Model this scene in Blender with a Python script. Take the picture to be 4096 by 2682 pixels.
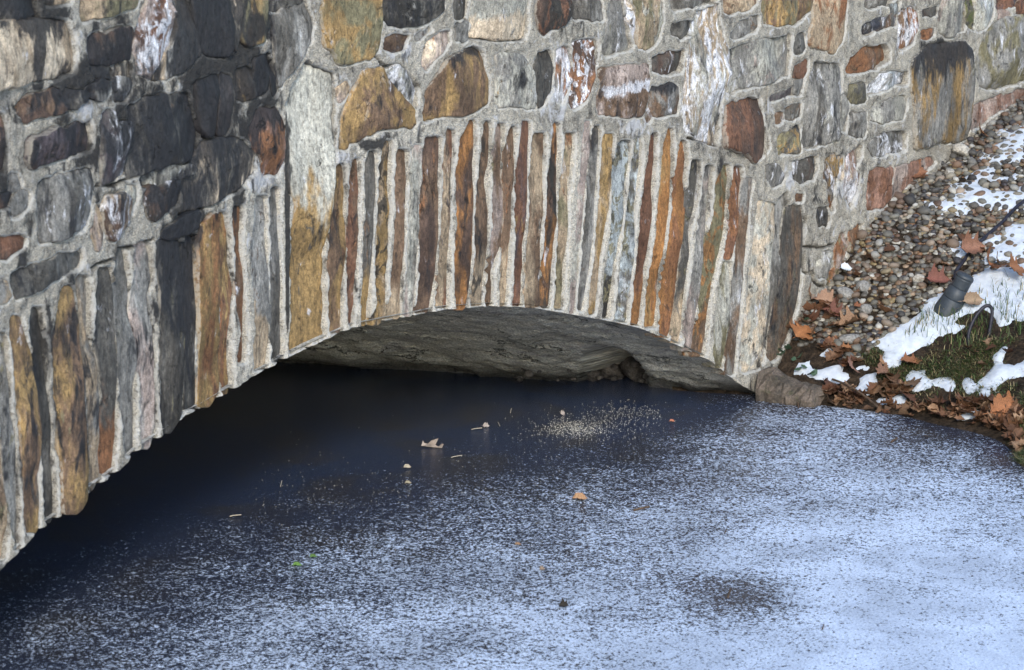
import bpy, bmesh, math, random
import numpy as np
from mathutils import Vector, Matrix
random.seed(7); rng = np.random.default_rng(7)
for o in list(bpy.data.objects): bpy.data.objects.remove(o)
S = bpy.context.scene
COL = S.collection
# ------------------------------------------------------------------ camera, sky, sun, exposure
FPX, CX, CY = 10330.0, 2048.0, 1341.0
PITCH = math.radians(11.8); CAMH = 2.5
cam_d = bpy.data.cameras.new('camera'); cam = bpy.data.objects.new('camera', cam_d); COL.objects.link(cam)
cam_d.sensor_width = 36; cam_d.lens = 36*FPX/4096; cam_d.clip_start = .1; cam_d.clip_end = 400
cam.location = (0, 0, CAMH); cam.rotation_euler = (math.pi/2-PITCH, 0, 0)
cam_d.dof.use_dof = True; cam_d.dof.focus_distance = 10.6; cam_d.dof.aperture_fstop = 6.3
S.camera = cam
SUN_EL, SUN_AZ = math.radians(28), math.radians(176)     # azimuth measured clockwise from +Y
w = bpy.data.worlds.new('World'); S.world = w; w.use_nodes = True
nt = w.node_tree; nt.nodes.clear()
sky = nt.nodes.new('ShaderNodeTexSky'); sky.sky_type = 'NISHITA'; sky.sun_disc = False
sky.sun_elevation = SUN_EL; sky.sun_rotation = SUN_AZ; sky.air_density = 1.3; sky.dust_density = .6; sky.ozone_density = 2
bg = nt.nodes.new('ShaderNodeBackground'); bg.inputs[1].default_value = .15
wo = nt.nodes.new('ShaderNodeOutputWorld'); nt.links.new(sky.outputs[0], bg.inputs[0]); nt.links.new(bg.outputs[0], wo.inputs[0])
sd_ = bpy.data.lights.new('sun', 'SUN'); sd_.energy = 1.5; sd_.angle = math.radians(12); sd_.color = (1, .93, .82)
sun = bpy.data.objects.new('sun', sd_); COL.objects.link(sun)
sdir = Vector((math.sin(SUN_AZ)*math.cos(SUN_EL), math.cos(SUN_AZ)*math.cos(SUN_EL), math.sin(SUN_EL)))
sun.rotation_euler = sdir.to_track_quat('Z', 'Y').to_euler()
S.view_settings.view_transform = 'Standard'; S.view_settings.look = 'None'
S.view_settings.gamma = 1; S.view_settings.use_curve_mapping = False; S.view_settings.exposure = .95

# ------------------------------------------------------------------ helpers
sp, cp = math.sin(PITCH), math.cos(PITCH)
RIGHT = np.array([1., 0, 0]); UPV = np.array([0, sp, cp]); FWD = np.array([0, cp, -sp]); CAM = np.array([0, 0, CAMH])
def ray(x, y):
    x = np.asarray(x, float)[..., None]; y = np.asarray(y, float)[..., None]
    return FWD + RIGHT*(x-CX)/FPX - UPV*(y-CY)/FPX
def onz(x, y, z=0.):
    d = ray(x, y); t = (z-CAMH)/d[..., 2]
    return CAM + d*t[..., None]
def proj(P):
    q = P - CAM; dep = q@FWD
    return CX + FPX*(q@RIGHT)/dep, CY - FPX*(q@UPV)/dep
TL = {'A': (0, 0, 1.948), 'B': (1000, 0, 1.948), 'C': (2000, 0, 1.948), 'D': (3000, 0, 1.948),
      'E': (0, 700, 1.948), 'F': (1000, 700, 1.948), 'G': (2000, 700, 1.948), 'H': (3000, 700, 1.947),
      'I': (0, 1500, 1.948), 'J': (3400, 0, 2.7816), 'K': (3000, 1100, 1.947), 'M': (1000, 1150, 1.1333),
      'P': (3496, 400, 3.895), 'Q': (3596, 1000, 3.896), 'V': (0, 0, .58081), 'N': (0, 0, 1.),
      'R': (1600, 1500, 1.5577)}
def T(t, x, y):
    a, b, s = TL[t]; return (a+x/s, b+y/s)
def parse(s, default='N'):
    """'A 1,2 3,4 B 5,6' -> sheet coordinates"""
    out = []; t = default
    for w_ in s.split():
        if w_ in TL: t = w_
        else:
            x, y = w_.split(','); out.append(T(t, float(x), float(y)))
    return np.array(out)
def _hash(ix, iy, seed):
    h = (ix.astype(np.int64)*374761393 + iy.astype(np.int64)*668265263 + seed*1442695041) & 0xffffffff
    h = ((h ^ (h >> 13))*1274126177) & 0xffffffff
    return ((h ^ (h >> 16)) & 0xffffff)/float(0xffffff)
def vnoise(x, y, seed=0):
    ix = np.floor(x); iy = np.floor(y); fx = x-ix; fy = y-iy
    fx = fx*fx*(3-2*fx); fy = fy*fy*(3-2*fy)
    a = _hash(ix, iy, seed); b = _hash(ix+1, iy, seed); c = _hash(ix, iy+1, seed); d = _hash(ix+1, iy+1, seed)
    return (a*(1-fx)+b*fx)*(1-fy) + (c*(1-fx)+d*fx)*fy
def fbm(x, y, seed=0, octv=4, rough=.5):
    x = np.asarray(x, float); y = np.asarray(y, float)
    s = 0; a = 1; n = 0
    for i in range(octv):
        s = s + a*vnoise(x*2**i+17.3*i, y*2**i-9.1*i, seed+i); n += a; a *= rough
    return s/n - .5
def sstep(a, b, x):
    t = np.clip((x-a)/(b-a), 0, 1); return t*t*(3-2*t)
def sdist(px, py, poly):
    """signed distance to a closed polygon, negative inside"""
    x = px[:, None]; y = py[:, None]
    ax, ay = poly[:, 0][None], poly[:, 1][None]; q = np.roll(poly, -1, 0); bx, by = q[:, 0][None], q[:, 1][None]
    ex, ey = bx-ax, by-ay; L = ex*ex+ey*ey+1e-12
    t = np.clip(((x-ax)*ex+(y-ay)*ey)/L, 0, 1)
    d = np.sqrt(((x-ax-t*ex)**2+(y-ay-t*ey)**2).min(1))
    c = ((ay > y) != (by > y)) & (x < (bx-ax)*(y-ay)/(by-ay+1e-12)+ax)
    return np.where(c.sum(1) % 2 == 1, -d, d)
def pldist(px, py, pl):
    x = px[:, None]; y = py[:, None]; a = pl[:-1]; b = pl[1:]
    ex, ey = (b-a)[:, 0][None], (b-a)[:, 1][None]; L = ex*ex+ey*ey+1e-12
    t = np.clip(((x-a[:, 0][None])*ex+(y-a[:, 1][None])*ey)/L, 0, 1)
    return np.sqrt(((x-a[:, 0][None]-t*ex)**2+(y-a[:, 1][None]-t*ey)**2).min(1))
def mesh_np(name, verts, faces, mat=None, smooth=True, attrs=None):
    me = bpy.data.meshes.new(name)
    verts = np.asarray(verts, dtype=np.float32)
    if isinstance(faces, np.ndarray) and faces.ndim == 2:
        k = faces.shape[1]; nf = len(faces)
        me.vertices.add(len(verts)); me.vertices.foreach_set('co', verts.ravel())
        me.loops.add(nf*k); me.loops.foreach_set('vertex_index', faces.astype(np.int32).ravel())
        me.polygons.add(nf); me.polygons.foreach_set('loop_start', np.arange(0, nf*k, k, dtype=np.int32))
        me.update(calc_edges=True); me.validate()
    else:
        me.from_pydata([tuple(map(float, v)) for v in verts], [], [list(map(int, f)) for f in faces])
    if smooth: me.polygons.foreach_set('use_smooth', [True]*len(me.polygons))
    for k_, v_ in (attrs or {}).items():
        v_ = np.asarray(v_, dtype=np.float32)
        if v_.ndim == 2:
            a = me.attributes.new(k_, 'FLOAT_VECTOR', 'POINT'); a.data.foreach_set('vector', v_.ravel())
        else:
            a = me.attributes.new(k_, 'FLOAT', 'POINT'); a.data.foreach_set('value', v_)
    if mat: me.materials.append(mat)
    me.update()
    return me
def link(name, me, parent=None, **props):
    o = bpy.data.objects.new(name, me); COL.objects.link(o)
    if parent is not None: o.parent = parent
    for k, v in props.items(): o[k] = v
    return o
def grid_faces(nu, nv):
    i = np.arange(nu*nv).reshape(nu, nv)
    return np.stack([i[:-1, :-1], i[1:, :-1], i[1:, 1:], i[:-1, 1:]], -1).reshape(-1, 4)

# ---- node helper
class NB:
    def __init__(s, name):
        s.m = bpy.data.materials.new(name); s.m.use_nodes = True; s.t = s.m.node_tree; s.t.nodes.clear()
    def n(s, ty, **kw):
        nd = s.t.nodes.new(ty)
        for k, v in kw.items(): setattr(nd, k, v)
        return nd
    def put(s, sock, v):
        if v is None: return
        if hasattr(v, 'links') or isinstance(v, bpy.types.NodeSocket): s.t.links.new(v, sock)
        elif isinstance(v, (tuple, list)) and len(v) == 3 and sock.type == 'RGBA': sock.default_value = (*v, 1)
        else: sock.default_value = v
    def noise(s, vec, scale, detail=4, rough=.55, dist=0., col=False, w=None):
        nd = s.n('ShaderNodeTexNoise'); 
        if w is not None: nd.noise_dimensions = '4D'; s.put(nd.inputs['W'], w)
        s.put(nd.inputs['Vector'], vec); s.put(nd.inputs['Scale'], scale); s.put(nd.inputs['Detail'], detail)
        s.put(nd.inputs['Roughness'], rough); s.put(nd.inputs['Distortion'], dist)
        return nd.outputs[1 if col else 0]
    def vor(s, vec, scale, feature='F1', out=0, rand=1.):
        nd = s.n('ShaderNodeTexVoronoi', feature=feature); s.put(nd.inputs['Vector'], vec); s.put(nd.inputs['Scale'], scale)
        s.put(nd.inputs['Randomness'], rand)
        return nd.outputs[out]
    def mr(s, v, a, b, c=0., d=1., smooth=True):
        nd = s.n('ShaderNodeMapRange', interpolation_type='SMOOTHSTEP' if smooth else 'LINEAR')
        for i, q in enumerate((v, a, b, c, d)): s.put(nd.inputs[i], q)
        return nd.outputs[0]
    def math(s, op, a, b=None, clamp=False):
        nd = s.n('ShaderNodeMath', operation=op, use_clamp=clamp); s.put(nd.inputs[0], a); s.put(nd.inputs[1], b); return nd.outputs[0]
    def mix(s, f, a, b, blend='MIX'):
        nd = s.n('ShaderNodeMix', data_type='RGBA', blend_type=blend); s.put(nd.inputs[0], f); s.put(nd.inputs[6], a); s.put(nd.inputs[7], b); return nd.outputs[2]
    def vm(s, op, a, b):
        nd = s.n('ShaderNodeVectorMath', operation=op); s.put(nd.inputs[0], a); s.put(nd.inputs[1], b); return nd.outputs[0]
    def comb(s, x, y, z):
        nd = s.n('ShaderNodeCombineXYZ'); s.put(nd.inputs[0], x); s.put(nd.inputs[1], y); s.put(nd.inputs[2], z); return nd.outputs[0]
    def attr(s, name, ty='GEOMETRY', out='Fac'):
        nd = s.n('ShaderNodeAttribute', attribute_type=ty, attribute_name=name); return nd.outputs[out]
    def val(s, c, f):   # multiply a colour by a float
        return s.mix(1., c, s.comb(f, f, f), 'MULTIPLY')
    def pos(s): return s.n('ShaderNodeNewGeometry').outputs['Position']
    def objc(s): return s.n('ShaderNodeTexCoord').outputs['Object']
    def rnd(s): return s.n('ShaderNodeObjectInfo').outputs['Random']
    def bump(s, h, dist, strength=1., nrm=None):
        nd = s.n('ShaderNodeBump'); s.put(nd.inputs['Height'], h); s.put(nd.inputs['Distance'], dist); s.put(nd.inputs['Strength'], strength); s.put(nd.inputs['Normal'], nrm); return nd.outputs[0]
    def out(s, col, rough=.8, nrm=None, spec=.3, **kw):
        p = s.n('ShaderNodeBsdfPrincipled'); o = s.n('ShaderNodeOutputMaterial'); s.t.links.new(p.outputs[0], o.inputs[0])
        s.put(p.inputs['Base Color'], col); s.put(p.inputs['Roughness'], rough); s.put(p.inputs['Specular IOR Level'], spec)
        if nrm is not None: s.put(p.inputs['Normal'], nrm)
        for k, v in kw.items(): s.put(p.inputs[k.replace('_', ' ')], v)
        s.bsdf = p
        return s.m

# ------------------------------------------------------------------ wall geometry
HZ = CY - FPX*math.tan(PITCH)
def hdir(vpx):
    d = ray(vpx, HZ); d[2] = 0; return d/np.linalg.norm(d)
dR, dL = hdir(10675.), hdir(7231.)
nR = np.array([dR[1], -dR[0], 0]); nL = np.array([dL[1], -dL[0], 0])     # face the camera
P1 = onz(3038., 1580.)
def hit_plane(x, y, O, n):
    d = ray(x, y); t = ((O-CAM)@n)/(d@n); return CAM + d*np.asarray(t)[..., None]
FOLD = hit_plane(1145., 1400., P1, nR); FOLD[2] = 0
def back(x, y):
    """photo sheet -> wall coordinates (u along the wall, z up)"""
    p = hit_plane(x, y, FOLD, nR); u = (p-FOLD)@dR; q = hit_plane(x, y, FOLD, nL); ul = (q-FOLD)@dL
    left = u < 0
    return np.where(left, np.minimum(ul, 0), u), np.where(left, q[..., 2], p[..., 2])
def wall(u, z, off=0.):
    u = np.asarray(u, float); z = np.asarray(z, float); off = np.asarray(off, float)+0*u
    k = sstep(-.06, .06, u)[..., None]; n = nL*(1-k)+nR*k
    base = np.where((u < 0)[..., None], FOLD+u[..., None]*dL, FOLD+u[..., None]*dR)
    p = base + n*off[..., None]; p[..., 2] = z
    return p
# arch underside edge (front)
INTR = parse('N -520,2900 -400,2750 -290,2605 -180,2465 -80,2355 0,2275 56,2219 154,2116 231,2070 339,1977 477,1875 544,1808 662,1726 734,1662 801,1630 873,1587 939,1551 1000,1508 1066,1476 1141,1432 1326,1345 1406,1311 1529,1285 1653,1262 1776,1238 1953,1225 2129,1231 2306,1262 2447,1287 2553,1312 2650,1352 2721,1388 2809,1428 2879,1476 2941,1529 3000,1562 3038,1580')
iu, iz = back(INTR[:, 0], INTR[:, 1])
USPR = iu[-1]
low = np.argmax(iz > 0.0)
print('intrados', iu.round(2), iz.round(2), 'fold', FOLD, 'P1', P1)
def zi(u):
    z = np.interp(u, iu, iz)
    return np.where((u > USPR) | (u < iu[low]), -.25, np.maximum(z, -.25))

# ------------------------------------------------------------------ stones: colours, flags, outlines
CLR = dict(ochre=(.255, .165, .070), rust=(.19, .088, .042), orange=(.265, .125, .045), brown=(.135, .085, .054), dbrown=(.075, .047, .035),
           grey=(.21, .20, .185), dgrey=(.088, .080, .070), black=(.030, .027, .024), lgrey=(.36, .345, .30), tan=(.31, .235, .16),
           cream=(.48, .39, .29), pink=(.32, .255, .225), purple=(.07, .055, .06), white=(.62, .62, .66), olive=(.165, .145, .085),
           blue=(.30, .325, .335), redbrown=(.135, .066, .040), brick=(.235, .135, .10), slate=(.105, .10, .092), navy=(.04, .042, .055), moss=(.09, .10, .035))
STONES = []   # (name, colours, flags, polygon N)
def st(spec, pts, name='wall_stone'):
    STONES.append((name, spec.split(), parse(pts)))
# flags: s streaky, w/W white bloom, d/D dark stain, t dark top, g top colour A to bottom B, p proud, h pale band, m mottled, f flat
st('cream tan dgrey sd p', 'A 0,185 120,170 240,160 340,160 520,175 570,290 575,400 560,560 500,590 300,615 190,645 -120,720 -120,200')
st('dgrey black grey D', 'A -60,10 60,-40 270,-40 300,140 150,170 90,160 -60,160')
st('tan grey brown', 'A 345,-40 570,-40 545,10 380,35 350,25')
st('olive tan white p', 'A 625,-40 1100,-40 1010,55 830,125 650,155 628,100')
st('pink redbrown white Wm p', 'A 1090,80 1170,-40 1310,-40 1330,120 1340,250 1280,400 1200,500 1140,610 1060,560 1040,330 1065,180')
st('tan grey brown sd p', 'A 1325,-40 1460,-40 1480,150 1550,430 1400,560 1240,620 1165,600 1230,490 1300,370 1350,205')
st('dgrey black slate Dsp', 'A 1475,-40 1775,-40 1770,200 1750,430 1600,440 1560,400 1500,150')
st('tan cream brown sp', 'A 1795,-40 1870,-40 1850,130 1840,320 1800,400 1785,250')
st('ochre olive tan sp', 'A 1885,-40 B 112,-40 118,200 95,330 20,345 A 1900,360 1855,310 1862,100')
st('dbrown black tan Ds p', 'A 670,300 760,270 900,235 1000,215 1030,260 1020,400 1010,470 900,480 690,500 665,420')
st('brown dbrown dgrey p', 'A 125,830 160,780 300,740 450,690 475,760 490,850 380,890 240,910 185,940 130,880')
st('black dgrey slate p', 'A 500,690 600,700 700,740 640,790 560,845 505,845 490,760')
st('dbrown purple black Dp', 'A 180,1100 280,1060 400,1010 540,985 700,935 715,1020 700,1150 560,1200 400,1250 220,1300 185,1240')
st('dgrey grey brown p', 'A 700,660 760,620 840,650 830,720 770,775 680,760 650,700')
st('grey dgrey white wd', 'A 880,620 960,600 1020,640 1010,700 960,780 885,790')
st('black dgrey grey d', 'A 700,525 740,510 860,500 865,600 760,610 715,590')
st('grey cream dgrey d', 'A 885,505 1010,500 1012,590 890,600')
st('purple slate white Wsp', 'A 790,880 870,865 880,960 985,975 970,1150 960,1340 880,1420 785,1430 760,1300 780,1100')
st('dgrey black brown dp', 'A 1000,830 1120,780 1240,745 1440,720 1500,830 1530,1000 1530,1200 1440,1260 1330,1275 1180,1310 1060,1365 985,1380 980,1200 1005,980')
st('dbrown black brown Dsp', 'A 1510,650 1600,600 1690,585 1690,800 1670,1050 1590,1075 1550,1020 1520,850')
st('pink brown black Dsg p', 'A 1705,585 1778,592 1783,800 1778,980 1740,1035 1685,1050 1690,800')
st('ochre grey rust s', 'A 1825,550 1910,530 B 30,600 25,760 A 1885,785 1825,770 1835,620')
st('brown brick black d', 'A -80,890 20,890 38,1100 28,1330 -80,1350')
st('grey dgrey white wsd p', 'A 290,1430 450,1370 600,1330 700,1315 E 695,100 685,300 655,410 500,470 300,530 287,300')
st('dbrown black white wd p', 'E 1120,130 1250,75 1400,45 1405,150 1370,210 1250,300 1180,355 1145,310 1120,210')
st('grey lgrey dgrey wd', 'A 1085,1400 1280,1325 1470,1290 1485,1330 1380,1385 1200,1450 1095,1468')
st('dgrey cream black Dsp', 'A 1560,1110 1760,1065 1880,1110 B 15,1190 20,1340 E 1900,75 1780,140 1640,215 1500,270 1415,295 1425,100 A 1440,1330 1530,1200')
st('brick rust black tp', 'A 1930,1000 B 30,870 150,850 230,880 260,1000 255,1120 235,1260 200,1350 100,1360 60,1220 0,1130')
st('grey dgrey slate dsp', 'B 250,90 330,55 430,20 460,100 480,200 450,330 400,420 330,510 260,600 225,680 185,560 175,400 155,250 170,130')
st('black dgrey grey D', 'B 128,-40 440,-40 420,5 300,45 220,75 135,90')
st('dgrey black grey D', 'B 10,470 140,420 160,560 150,700 60,750 10,740')
st('dgrey black grey D', 'B 165,440 185,620 215,720 175,750 160,600')
st('lgrey ochre dgrey gsp', 'B 420,500 530,540 640,580 655,700 650,900 650,1060 655,1200 640,1400 F 610,200 597,400 588,700 583,1000 585,1255 450,1325 300,1390 305,1200 322,1000 325,700 335,400 350,180 B 312,1500 302,1300 295,1000 288,830 315,720 360,620')
st('ochre olive tan fp', 'B 560,-40 1010,-40 1010,200 985,390 960,430 840,470 720,500 670,490 650,420 580,370 555,200 545,100')
st('dgrey black grey dDp', 'B 1030,-40 1495,-40 1490,80 1420,140 1300,190 1180,210 1080,200 1040,140')
st('dbrown brown black', 'B 1045,300 1160,290 1240,280 1180,380 1120,395 1045,385')
st('dbrown grey black', 'B 1280,280 1350,240 1400,225 1370,270 1300,310')
st('pink cream orange s', 'B 1370,350 1480,280 1555,240 1550,320 1480,400 1420,480 1370,540 1345,500 1350,410')
st('slate grey dgrey', 'B 1600,190 1680,175 1690,300 1650,335 1600,310')
st('dgrey black brown s', 'B 1575,-40 1695,-40 1680,130 1595,150')
st('lgrey cream grey gp', 'B 1725,-40 C 203,-40 210,100 195,290 80,305 0,300 B 1880,305 1780,290 1705,270 1725,200 1700,150')
st('pink tan brown', 'B 670,690 740,645 757,700 735,770 690,800')
st('ochre brown tan fp', 'B 865,580 900,550 1020,545 1050,620 1090,660 1190,760 1280,860 1288,960 1250,1000 1050,1000 930,1030 830,1080 760,1120 740,1165 690,1160 690,1030 710,920 750,810 800,680')
st('grey lgrey white W', 'B 1065,555 1140,520 1200,550 1260,620 1300,720 1298,850 1250,780 1170,710 1095,630')
st('ochre brown tan tsp', 'B 1530,470 1640,410 1740,380 1810,420 1840,560 1860,680 1850,790 1770,860 1640,900 1450,910 1360,940 1345,880 1385,700 1450,610 1500,520')
st('lgrey grey ochre dp', 'B 1905,430 1948,410 C 60,425 140,430 200,470 235,560 260,700 270,850 180,835 -5,828 B 1915,780 1905,600')
st('dbrown black redbrown smp', 'C 270,120 280,20 300,-40 490,-40 500,120 470,200 390,230 330,270 290,230 280,170')
st('dgrey grey slate s', 'C 555,-40 760,-40 798,90 790,150 680,150 555,140')
st('lgrey grey olive ws', 'C 865,-40 935,-40 985,180 1030,365 920,400 805,435 795,350 835,170')
st('cream white tan W', 'C 955,-40 1005,-40 1040,130 1068,350 1050,340 1000,170')
st('olive tan lgrey sp', 'C 1030,-40 1260,-40 1265,120 1240,250 1200,350 1130,385 1072,365 1055,180')
st('dgrey grey brown', 'C 1328,-40 1690,-40 1680,10 1500,40 1440,55 1350,85 1325,60')
st('dgrey black slate', 'C 1330,190 1440,170 1500,180 1490,260 1410,290 1330,270')
st('black dgrey brown ds', 'C 300,430 390,400 415,550 390,700 330,820 290,850 280,700 250,570')
st('rust grey white Wms', 'C 435,390 540,380 548,500 555,620 515,720 480,810 435,790 430,660 440,520')
st('rust dbrown white wm', 'C 555,330 740,320 745,480 715,600 690,700 645,790 565,835 530,790 560,680 580,500')
st('brown pink dbrown hfp', 'C 770,545 950,515 1140,510 1145,650 1130,780 1100,890 970,930 880,910 760,890 750,820 765,680')
st('dgrey dbrown slate sw', 'C 1180,470 1240,430 1430,395 1415,555 1320,575 1180,565')
st('brown grey black twd', 'C 1165,690 1330,655 1370,680 1390,780 1380,890 1280,900 1190,910 1150,950 1137,880 1160,800')
st('lgrey tan white Wsm p', 'C 1530,90 1620,70 1700,35 1720,200 1750,380 1742,560 1718,760 1712,900 1690,1145 1560,1085 1440,1005 1420,880 1440,600 1470,340 1510,180')
st('grey dgrey brown', 'C 1790,275 1860,190 1948,135 D 65,130 65,210 20,245 C 1880,290 1810,300')
st('tan brown dgrey', 'C 1745,-40 1948,-40 D 70,-40 50,30 0,80 C 1860,90 1790,112 1745,100')
st('grey lgrey pink wp', 'C 1775,400 1860,365 1948,340 D 310,275 315,400 290,580 200,620 60,665 0,672 C 1850,705 1790,730 1770,600')
st('redbrown dbrown rust sp', 'C 1765,825 1850,800 1940,770 D 75,770 95,950 150,1160 80,1230 0,1270 C 1900,1190 1725,1150 1735,1000')
st('olive brown ochre smp', 'D 105,-40 500,-40 470,80 400,150 330,190 110,190 95,100')
st('tan rust brown fp', 'D 508,-40 742,-40 735,200 705,330 650,410 560,390 450,350 447,240 478,180 482,80')
st('slate dgrey grey', 'D 348,280 418,268 418,370 388,412 333,422 338,340')
st('redbrown dgrey dbrown', 'D 335,520 440,478 445,560 400,600 328,610')
st('purple slate dgrey', 'D 155,780 185,740 330,690 345,735 280,745 200,780')
st('grey dgrey slate d', 'D 335,640 418,610 395,745 345,725')
st('dgrey brown grey', 'D 265,850 388,812 380,915 275,928')
st('pink brown grey', 'D 195,890 258,875 262,930 200,962')
st('olive dgrey ochre tm', 'D 220,1060 300,1020 388,985 388,1180 260,1190 230,1200 215,1130')
st('grey dgrey lgrey swdp', 'D 490,490 695,512 708,700 680,800 668,1080 610,1110 480,1140 405,1158 413,1000 432,800 472,600')
st('lgrey grey dgrey s', 'D 695,775 742,725 760,850 742,1010 695,1000 702,880')
st('dgrey grey slate', 'D 900,-40 1160,-40 1080,30 990,50 940,60 888,50')
st('navy brown slate mW', 'D 870,210 950,170 1080,120 1150,118 1130,190 1000,230 920,275 872,275')
st('slate blue grey', 'D 1085,45 1150,22 1155,105 1095,98')
st('rust brown white Wsm', 'D 1168,80 1240,62 1298,100 1305,200 1268,330 1200,368 1162,400 1142,360 1152,200')
st('dbrown dgrey brown', 'D 1340,90 1460,52 1458,108 1342,133')
st('rust grey redbrown', 'D 1328,260 1438,218 1436,280 1380,298 1332,298')
st('lgrey grey pink sp', 'J 1015,20 1060,-60 1268,-60 1280,200 1260,330 1150,380 1060,410 985,360 985,200')
st('moss olive dgrey m', 'J 1285,-60 1362,-60 1388,180 1400,335 1340,330 1285,280')
st('lgrey blue grey ws', 'J 1385,-60 1605,-60 1600,130 1555,250 1480,330 1412,338 1402,180')
st('redbrown purple dbrown', 'J 1620,-60 1980,-60 1860,50 1800,60 1700,120 1650,115 1620,60')
st('pink rust brick', 'J 1640,130 1750,125 1785,178 1680,205 1632,238')
st('grey olive dgrey wdp', 'J 1480,400 1540,310 1700,215 1850,190 1936,178 2100,165 2100,840 1936,900 1800,950 1640,990 1520,990 1430,960 1392,850 1392,700 1430,560')
st('redbrown brown dgrey', 'J 1850,60 1980,-20 2100,-60 2100,130 1936,150 1840,160')
st('rust brown olive', 'D 812,422 900,372 990,360 1060,347 1082,400 1078,470 1020,518 900,550 752,578 745,530 772,460')
st('dgrey olive grey', 'D 770,662 888,652 888,788 860,800 790,805 765,760')
st('white blue grey Wm', 'D 970,640 1000,592 1100,562 1228,570 1228,648 1130,655 1060,700 930,725 920,690')
st('grey lgrey dgrey f', 'D 985,812 1100,782 1215,745 1212,850 1188,930 1060,960 932,940 952,850')
st('grey dgrey lgrey d', 'D 772,882 908,872 898,980 888,1068 762,1050 780,960')
st('dgrey grey white w', 'D 912,1130 990,1062 1200,1012 1218,1060 1208,1170 1100,1190 962,1222 902,1150')
st('ochre grey olive tdsfp', 'D 1262,460 1380,362 1500,342 1660,322 1715,380 1738,560 1732,740 1718,960 1680,1080 1600,1110 1470,1100 1330,1148 1272,1148 1268,900 1252,700 1252,540')
st('brick pink redbrown f', 'J 1365,1175 1560,1105 1936,1000 2080,955 2080,1060 1850,1130 1700,1210 1560,1300 1480,1400 1345,1440 1352,1300', 'sandstone_block')
st('brick pink redbrown f', 'D 1132,1302 1280,1262 1420,1230 1440,1270 1340,1360 1240,1430 1170,1500 1115,1540 1112,1500 1122,1400', 'sandstone_block')
st('brick redbrown pink f', 'D 922,1342 1106,1302 1108,1450 H 1108,60 1103,190 1020,250 908,280 906,150 915,0', 'sandstone_block')
st('dgrey dbrown white w', 'D 332,1267 430,1232 522,1222 518,1320 498,1398 400,1420 330,1400')
st('grey slate white wsd', 'D 112,1292 188,1282 240,1340 268,1380 250,1438 160,1448 132,1380')
st('rust ochre grey Wm', 'D 572,1252 650,1205 718,1222 712,1400 H 676,0 648,150 640,290 602,200 592,60 D 562,1390')
st('brick cream pink Wsm', 'D 755,1222 800,1172 868,1132 858,1230 812,1330 H 848,0 828,150 790,265 735,150 720,0 D 735,1320')
st('redbrown brown dbrown', 'H 355,155 410,150 405,210 356,210')
st('dgrey black slate', 'H 520,270 600,250 618,330 600,395 532,395 512,330')
st('rust pink olive m', 'H 692,470 740,450 750,560 730,700 700,760 685,840 595,880 602,800 660,720 652,600 672,520')
st('rust brown olive', 'H 762,450 858,385 858,480 780,600 760,585')
st('grey lgrey olive w', 'H 555,605 640,592 648,700 608,800 535,800 508,700 552,650')
st('dgrey brown olive sdf', 'H 280,262 250,500 205,900 170,1200 150,1450 215,1420 285,1270 330,1160 365,1010 392,800 405,600 415,400 395,262 335,240', 'arch_stone')
st('dgrey grey black s', 'H 210,205 268,160 288,262 262,420 228,700 185,1000 155,1250 138,1440 122,1300 142,1000 170,700 195,400', 'arch_stone')
st('lgrey cream dgrey wf', 'H 62,205 195,240 188,400 162,650 138,1050 105,1440 60,1505 G 1895,1530 1862,1500 1880,1250 1925,950 H 8,650 35,400', 'arch_stone')
# left field, lower
st('dgrey slate grey dsp', 'E 82,780 200,732 400,652 628,572 636,640 622,710 500,760 350,840 200,930 120,968 92,880')
st('redbrown dbrown black', 'E -80,520 90,480 170,467 198,500 170,568 100,618 -80,690')
st('dbrown black slate', 'E -80,175 100,147 118,180 60,258 -80,268')
st('slate grey white w', 'E 65,325 150,125 218,152 208,248 120,318')
st('dgrey grey black', 'A 50,1365 130,1365 150,1470 65,1480')
st('dbrown tan black Wp', 'E 805,190 870,152 960,172 995,230 985,350 930,440 875,510 835,500 805,400 800,260')
st('pink tan dbrown s', 'E 745,250 770,242 793,330 798,450 780,550 742,585 722,450')
st('lgrey tan grey', 'E 975,85 1058,95 1055,200 1015,290 992,200')
st('grey tan dgrey', 'E -80,820 60,832 88,940 40,985 -80,1000')
st('black dgrey slate Dp', 'E 1235,462 1340,385 1430,315 1528,292 1520,395 1440,455 1300,492', 'arch_stone')
def vs(spec, secs):
    """arch stone from cross sections 'F xl,xr,y ...' """
    lf, rt = [], []; t = 'N'; rows = []
    for w_ in secs.split():
        if w_ in TL: t = w_; continue
        a, b, y = map(float, w_.split(','))
        ins = -.01*(b-a)
        rows.append((T(t, a+ins, y), T(t, b-ins, y)))
    rows.sort(key=lambda q: q[0][1]); last = -1e9
    for q in rows:
        if q[0][1]-last < 30: continue
        last = q[0][1]; lf.append(q[0]); rt.append(q[1])
    
    STONES.append(('arch_stone', spec.split(), np.array(lf+rt[::-1])))
vs('brown ochre rust s', 'B 690,735,1290 650,745,1450 F 640,740,200 625,745,500 615,735,700 625,725,900 625,720,1050 635,715,1220 640,700,1250')
vs('redbrown brown rust s', 'B 800,855,1250 780,850,1450 F 775,845,200 765,830,500 765,830,800 775,820,1000 785,800,1165')
vs('dgrey ochre brown sg', 'B 920,975,1190 905,985,1350 F 905,985,50 910,960,250 895,945,500 885,940,800 880,935,1000 870,925,1170')
vs('ochre tan black m', 'B 1045,1100,1110 1020,1095,1300 F 1020,1090,0 1010,1085,250 995,1070,550 990,1060,800 995,1065,1000 930,1030,1160')
vs('brown tan olive sg', 'B 1150,1225,1180 1140,1225,1400 F 1140,1220,50 1145,1205,300 1135,1195,550 1115,1190,800 1095,1185,1000 1045,1180,1115')
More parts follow.
